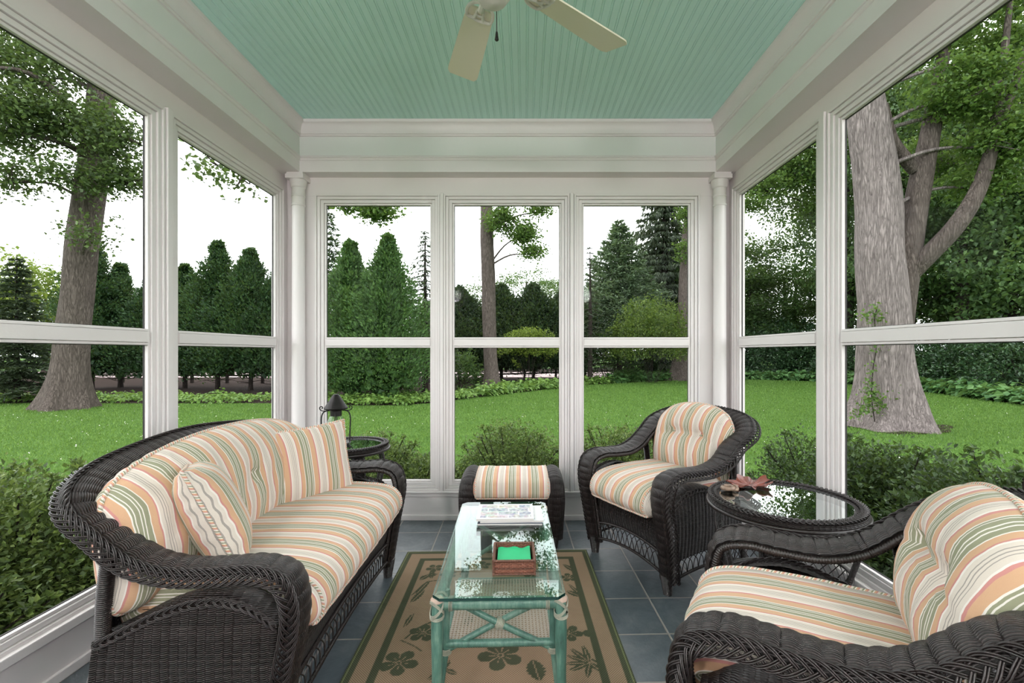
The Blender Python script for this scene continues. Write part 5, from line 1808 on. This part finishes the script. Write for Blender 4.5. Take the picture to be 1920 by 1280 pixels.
# magazines
def mat_cover(name, seed, base, tints):
    t = NT(name)
    u, v = t.uv()
    o = t.n('CombineXYZ', {0: t.math('ADD', u, seed), 1: v, 2: 0.0})
    br = t.n('TexBrick', {'Vector': o, 'Scale': 5.0, 'Mortar Size': 0.02, 'Color1': tints[0], 'Color2': tints[1], 'Mortar': base})
    nz = t.n('TexVoronoi', {'Vector': o, 'Scale': 34.0}, out=1)
    n2 = t.n('TexNoise', {'Vector': o, 'Scale': 60.0, 'Detail': 5.0})
    c = t.mix(0.35, br, nz, 'MULTIPLY')
    c = t.mix(t.ramp(n2, [(0.40, (0, 0, 0)), (0.70, (0.8, 0.8, 0.8))]), c, base)
    e = t.math('MINIMUM', t.math('MINIMUM', u, t.math('SUBTRACT', 0.275, u)), t.math('MINIMUM', v, t.math('SUBTRACT', 0.21, v)))
    c = t.mix(t.math('LESS_THAN', e, 0.016), c, base)
    return t.done(t.principled(color=c, rough=0.22, spec=0.5))
M['paper'] = plain('magazine_pages', rgb(222, 218, 214), 0.8, bump=(300, 0.001))
cov = [mat_cover('grey_magazine_cover', 1.0, rgb(96, 100, 112), (rgb(60, 66, 80), rgb(130, 138, 150))), mat_cover('blue_grey_magazine_cover', 3.0, rgb(216, 216, 218), (rgb(96, 120, 150), rgb(170, 184, 196))), mat_cover('illustrated_magazine_cover', 5.0, rgb(226, 226, 226), (rgb(110, 130, 158), rgb(190, 176, 168)))]
z_ = TOPZ + 0.0006
for k, (w_, d_, th_, ox, oy, rz, lab) in enumerate(((0.305, 0.222, 0.008, 0.012, -0.004, 0.01, 'lowest grey covered magazine of the stack on the glass table'), (0.300, 0.216, 0.008, 0.018, 0.006, 0.045, 'middle magazine of the stack sticking out on the right'), (0.272, 0.212, 0.011, -0.012, 0.0, 0.028, 'topmost illustrated magazine of the stack on the glass table'))):
    mz = thing('magazine', lab, 'magazine', (-0.085 + ox, 2.292 + oy, z_), rz, 'magazines stacked on the glass table')
    n_ = 14
    xs = np.linspace(-w_ / 2, w_ / 2, n_)
    sag = 0.0016 * (1 - np.abs(xs / (w_ / 2)) ** 2) * (k == 0)
    pg = MB()
    pg.box(-w_ / 2 + .001, w_ / 2 - .002, -d_ / 2 + .001, d_ / 2 - .002, 0.0008, th_ - 0.0008)
    pg.build('pages', M['paper'], mz, smooth=False)
    for zz, zt in ((th_ - 0.0008, th_), (0.0, 0.0008)):
        cv = MB().box(-w_ / 2, w_ / 2, -d_ / 2, d_ / 2, zz, zt)
        cv.U[-1] = np.array([(v_[0] + w_ / 2, v_[1] + d_ / 2) for v_ in cv.V[-1]])
        cv.build('cover', cov[k], mz, smooth=False)
    z_ += th_ + 0.0006

# ------------------------------------------------------------------ round wicker tables
def round_table(x, y, Ht, R, label, shelf=True, nleg=4, rot=0.3):
    t = thing('round_side_table', label, 'side table', (x, y, 0), rot, 'round wicker side tables')
    rin = R - 0.055
    prof = [(rin, Ht - .020), (rin, Ht - .002), (rin + .006, Ht + .004)] + [(R - 0.026 + 0.026 * math.sin(a_), Ht - 0.020 + 0.026 * math.cos(a_)) for a_ in np.linspace(-0.5, PI, 12)] + [(R - .03, Ht - .044), (rin, Ht - .034), (rin, Ht - .020)]
    rmb = MB().lathe(prof, (0, 0, 0), 96)
    o = rmb.build('table_rim', M['wick_fine'], t, angle=60)
    e = MB()
    a_ = np.linspace(0, 2 * PI, 241)[:-1]
    C = np.stack([(R - .020) * np.cos(a_), (R - .020) * np.sin(a_), np.full(240, Ht + .006)], 1)
    rad = np.stack([np.cos(a_), np.sin(a_), 0 * a_], 1)
    Cc, Rc = np.vstack([C, C[:1]]), np.vstack([rad, rad[:1]])
    braid(e, Cc, Rc, np.tile([0, 0, 1.0], (241, 1)), wa=0.015, wb=0.005, lam=2 * PI * (R - .02) / 22, K=4, r=0.0026)
    e.build('braided_edge', M['wick_rod'], o, angle=0)
    e = MB()
    e.tube(np.stack([(R + .001) * np.cos(a_), (R + .001) * np.sin(a_), np.full(240, Ht - .028)], 1), 0.0085 * (1 + .1 * np.sin(a_ * 120)), 8, closed=True)
    e.build('wrapped_rod', M['wick_rod'], o, angle=0)
    gmb = MB()
    V_ = [(rin * 1.01 * math.cos(q), rin * 1.01 * math.sin(q), Ht) for q in np.linspace(0, 2 * PI, 65)[:-1]] + [(0, 0, Ht)]
    gmb.add(V_, None, [(64, i, (i + 1) % 64) for i in range(64)])
    gmb.build('glass_top', M['round_glass'], t, smooth=False)
    zs_ = Ht * 0.36
    for k in range(nleg):
        az = k * 2 * PI / nleg
        rr = R - .075
        prof_ = [(rr, Ht - .04), (rr + .035, Ht * .86), (rr + .038, Ht * .72), (rr + .005, Ht * .52), (rr - .015, zs_), (rr - .005, Ht * .18), (rr + .03, 0.0)]
        C = catmull([(p[0] * math.cos(az), p[0] * math.sin(az), p[1]) for p in prof_], 6)
        side = np.tile([-math.sin(az), math.cos(az), 0], (len(C), 1))
        mb = MB()
        ribbon(mb, C, -side, 0.030, 0.008, 0.004, 0.03, 0.0015)
        lg = mb.build('leg', M['wick_fine'], t, angle=60)
        r2 = MB()
        for s_ in (-1, 1):
            wrapped(r2, C + side * s_ * 0.033, 0.0095, 8, 0.006)
        r2.build('wrapped_rod', M['wick_rod'], lg, angle=0)
    if shelf:
        rs = R - .06
        sm = MB()
        n_ = 40
        q = np.linspace(-1, 1, n_)
        X_, Y_ = np.meshgrid(q, q, indexing='ij')
        # a square grid squeezed into a disc so the weave stays straight
        k_ = np.sqrt(np.maximum(1e-9, np.maximum(X_ ** 2, Y_ ** 2) / np.maximum(1e-9, X_ ** 2 + Y_ ** 2)))
        k_[np.isnan(k_)] = 1
        Xd, Yd = X_ * k_ * rs, Y_ * k_ * rs
        for zz in (zs_, zs_ - .018):
            sm.grid(np.stack([Xd, Yd, np.full_like(Xd, zz)], -1), np.stack([Xd, Yd], -1))
        sh = sm.build('shelf', M['wick'], t)
        e = MB()
        a2 = np.linspace(0, 2 * PI, 160)[:-1]
        e.tube(np.stack([rs * np.cos(a2), rs * np.sin(a2), np.full(159, zs_ - .006)], 1), 0.014 * (1 + .08 * np.sin(a2 * 100)), 10, closed=True)
        e.build('shelf_rim', M['wick_rod'], t)
        lt = MB()
        for k in range(36):
            for s_ in (-1, 1):
                A_, B_ = k * 2 * PI / 36, (k + 1.4 * s_) * 2 * PI / 36
                rl = rs
                lt.tube(catmull([(rl * math.cos(A_), rl * math.sin(A_), zs_ + .085), (rl * math.cos((A_ + B_) / 2), rl * math.sin((A_ + B_) / 2), zs_ + .050), (rl * math.cos(B_), rl * math.sin(B_), zs_ + .012)], 3), 0.0022, 5, caps=False)
        lt.tube(np.stack([rs * np.cos(a2), rs * np.sin(a2), np.full(159, zs_ + .088)], 1), 0.006, 8, closed=True)
        lt.build('lattice_gallery', M['wick_rod'], t, angle=0)
    return t
round_table(1.172, 2.120, 0.600, 0.320, 'large round wicker table with glass top between the two armchairs', rot=0.9)
round_table(-1.172, 3.110, 0.655, 0.255, 'small round wicker table with green tinted glass top behind the loveseat', rot=0.62)

# carved leaf dish on the large round table
M['redwood'] = plain('polished_reddish_wood', rgb(112, 58, 48), 0.25, var=0.4, scale=30, spec=0.6)
M['palewood'] = plain('pale_carved_wood', rgb(132, 110, 94), 0.4, var=0.4, scale=40)
dx_, dy_, _z = fpt(1406, 908, 0.61)
ld = thing('leaf_dish', 'reddish brown carved leaf shaped dish on the large round glass table', 'dish', (dx_, dy_, 0.6005), 0.5)
na, nr = 120, 14
a_ = np.linspace(0, 2 * PI, na, endpoint=False)
lobe = 0.58 + 0.42 * np.abs(np.cos(2.5 * a_)) ** 0.8 + 0.06 * np.sin(15 * a_)
rr = np.linspace(0.02, 1, nr)
R_ = 0.105 * lobe[:, None] * rr[None]
Z_ = 0.004 + 0.030 * rr[None] ** 2 * (0.7 + 0.3 * np.cos(5 * a_))[:, None] + 0.006 * np.sin(a_ * 10)[:, None] * rr[None] ** 3
P_ = np.stack([R_ * np.cos(a_)[:, None] * 1.25, R_ * np.sin(a_)[:, None] * 0.85, Z_], -1)
mb = MB().grid(P_, cu=True)
mb.grid(P_[::-1] + [0, 0, -0.005], cu=True)
mb.grid(np.stack([P_[:, -1], P_[:, -1] + [0, 0, -0.005]], 1), cu=True)
mb.build('dish', M['redwood'], ld)
fig = thing('carved_figure', 'small pale carved curled figure beside the leaf dish on the round glass table', 'figurine', (fpt(1366, 918, 0.61)[0], fpt(1366, 918, 0.61)[1], 0.6005), 0.2)
mb = MB()
th = np.linspace(0, 3.6 * PI, 70)
rad = 0.028 * (1 - th / (4.4 * PI)) + 0.004
P_ = np.stack([rad * np.cos(th), rad * np.sin(th), 0.012 + 0.006 * th / PI], 1)
mb.tube(P_, np.linspace(0.012, 0.006, 70), 12)
mb.build('coil', M['palewood'], fig)
mb = MB()
mb.tube(catmull([(0.02, 0, 0.01), (0.038, -.01, 0.012), (0.050, 0.006, 0.02), (0.044, 0.022, 0.026)], 6), np.linspace(0.010, 0.004, 19), 10)
mb.build('tail', M['palewood'], fig)

# ------------------------------------------------------------------ lantern
M['iron'] = plain('blackened_iron', (0.012, 0.010, 0.010), 0.45, bump=(90, 0.001), metal=0.4, var=0.5, scale=30)
lx, ly = (630 - CX) * 3.11 / F, 3.11
lt = thing('oil_lantern', 'black iron oil lantern with glass globe on the small round table', 'lantern', (lx, ly, 0.6555), 0.3)
MB().lathe([(0.0, 0.0), (0.078, 0.0), (0.092, 0.008), (0.094, 0.014), (0.080, 0.014), (0.060, 0.020), (0.055, 0.045), (0.048, 0.058), (0.030, 0.064), (0.0, 0.066)], (0, 0, 0), 32).build('base', M['iron'], lt)
MB().lathe([(0.034, 0.064), (0.050, 0.085), (0.060, 0.115), (0.056, 0.150), (0.042, 0.180), (0.032, 0.198)], (0, 0, 0), 28).build('glass_globe', M['lamp_glass'], lt)
MB().lathe([(0.0, 0.066), (0.014, 0.068), (0.014, 0.085), (0.006, 0.088), (0.0, 0.098)], (0, 0, 0), 16).build('burner', M['iron'], lt)
MB().lathe([(0.030, 0.190), (0.036, 0.190), (0.037, 0.225), (0.046, 0.232), (0.074, 0.236), (0.076, 0.243), (0.048, 0.285), (0.026, 0.322), (0.016, 0.334), (0.0, 0.336)], (0, 0, 0), 30).build('cap', M['iron'], lt)
ar = MB()
for s_ in (-1, 1):
    ar.tube(catmull([(s_ * .086, 0, .012), (s_ * .088, 0, .10), (s_ * .090, 0, .175), (s_ * .078, 0, .215), (s_ * .050, 0, .228)], 8), 0.0042, 8)
    ar.tube(catmull([(s_ * .040, 0, .226), (s_ * .082, 0, .226), (s_ * .098, 0, .236), (s_ * .100, 0, .250), (s_ * .088, 0, .255), (s_ * .082, 0, .246), (s_ * .088, 0, .240)], 8), 0.0032, 8)
    ar.tube(catmull([(0, s_ * .060, .016), (0, s_ * .072, .10), (0, s_ * .066, .17), (0, s_ * .044, .222)], 8), 0.0032, 8)
    ar.tube(catmull([(s_ * .086, 0, .020), (s_ * .100, 0, .026), (s_ * .104, 0, .040), (s_ * .094, 0, .046)], 6), 0.0036, 8)
ar.build('frame', M['iron'], lt)

# ------------------------------------------------------------------ ceiling fan
M['fanwhite'] = plain('fan_blade_cream', rgb(238, 232, 212), 0.35)
M['fanmetal'] = plain('fan_white_enamel', rgb(224, 220, 214), 0.3)
fx, fy, fz = -0.108, 1.552, 2.545
fan = thing('ceiling_fan', 'cream bladed ceiling fan hanging from the mint bead board ceiling', 'ceiling fan', (fx, fy, fz), 0)
MB().lathe([(0.0, ZC - fz), (0.075, ZC - fz), (0.072, ZC - fz - .03), (0.04, ZC - fz - .06), (0.012, ZC - fz - .065), (0.012, 0.12), (0.05, 0.115), (0.115, 0.09), (0.13, 0.05), (0.128, 0.01), (0.10, -0.02), (0.06, -0.03), (0.055, -0.06), (0.062, -0.085), (0.045, -0.11), (0.0, -0.118)], (0, 0, 0), 40).build('motor', M['fanmetal'], fan)
for k in range(5):
    az = math.radians(39.5 + 67.5 * (k if k < 2 else k * 1.0) if k < 2 else 107 + (k - 1) * 73.2)
    bl = MB()
    pitch_ = math.radians(12)
    ra, rb = 0.19, 0.635
    n_ = 24
    us = np.linspace(0, 1, n_)
    r_ = ra + (rb - ra) * us
    hwid = 0.050 + 0.020 * us ** 0.8
    endc = np.clip((1 - us) / 0.06, 0, 1) ** 0.5
    hwid = hwid * (0.80 + 0.20 * endc)
    vs = np.linspace(-1, 1, 9)
    P_ = np.zeros((n_, 9, 3))
    e_r, e_t = V3(math.cos(az), math.sin(az), 0), V3(-math.sin(az), math.cos(az), 0)
    tt = e_t * math.cos(pitch_) + V3(0, 0, 1) * math.sin(pitch_)
    nn = np.cross(e_r, tt)
    P_ = r_[:, None, None] * e_r + (hwid[:, None] * vs[None])[..., None] * tt
    bl.grid(P_ + nn * 0.003)
    bl.grid((P_ - nn * 0.003)[::-1])
    for i_ in (0, -1):
        bl.grid(np.stack([P_[i_] - nn * .003, P_[i_] + nn * .003], 0))
        bl.grid(np.stack([P_[:, i_] - nn * .003, P_[:, i_] + nn * .003], 0))
    o = bl.build('blade', M['fanwhite'], fan, angle=30)
    br = MB()
    base = lambda r, w, z=-0.006: r * e_r + w * tt + z * nn * 1.0
    br.tube(catmull([base(.10, 0, 0.0), base(.15, 0, -.012), base(.19, 0, -.008)], 6), 0.012, 8)
    for s_ in (-1, 1):
        br.tube(catmull([base(.15, 0), base(.165, s_ * .030), base(.195, s_ * .048), base(.235, s_ * .046), base(.238, s_ * .020), base(.215, s_ * .012)], 6), 0.0065, 8)
    br.tube(catmull([base(.236, -.048), base(.246, 0), base(.236, .048)], 6), 0.006, 8)
    lp = np.linspace(0, 2 * PI, 24)
    br.tube(np.array([base(.205 + .018 * math.cos(q), .014 * math.sin(q)) for q in lp]), 0.005, 8)
    br.build('blade_bracket', M['fanmetal'], o)
pc = MB()
pc.tube([(.010, .045, -.075), (.010, .047, -.15), (.010, .047, -0.20 + 0.022)], 0.0014, 6)
pc.tube([(.010, .047, -.178), (.010, .047, -.186), (.010, .047, -.192), (.010, .047, -.205), (.010, .047, -.208)], [0.003, 0.0045, 0.0048, 0.0070, 0.0050], 12)
pc.build('pull_chain', M['iron'], fan)
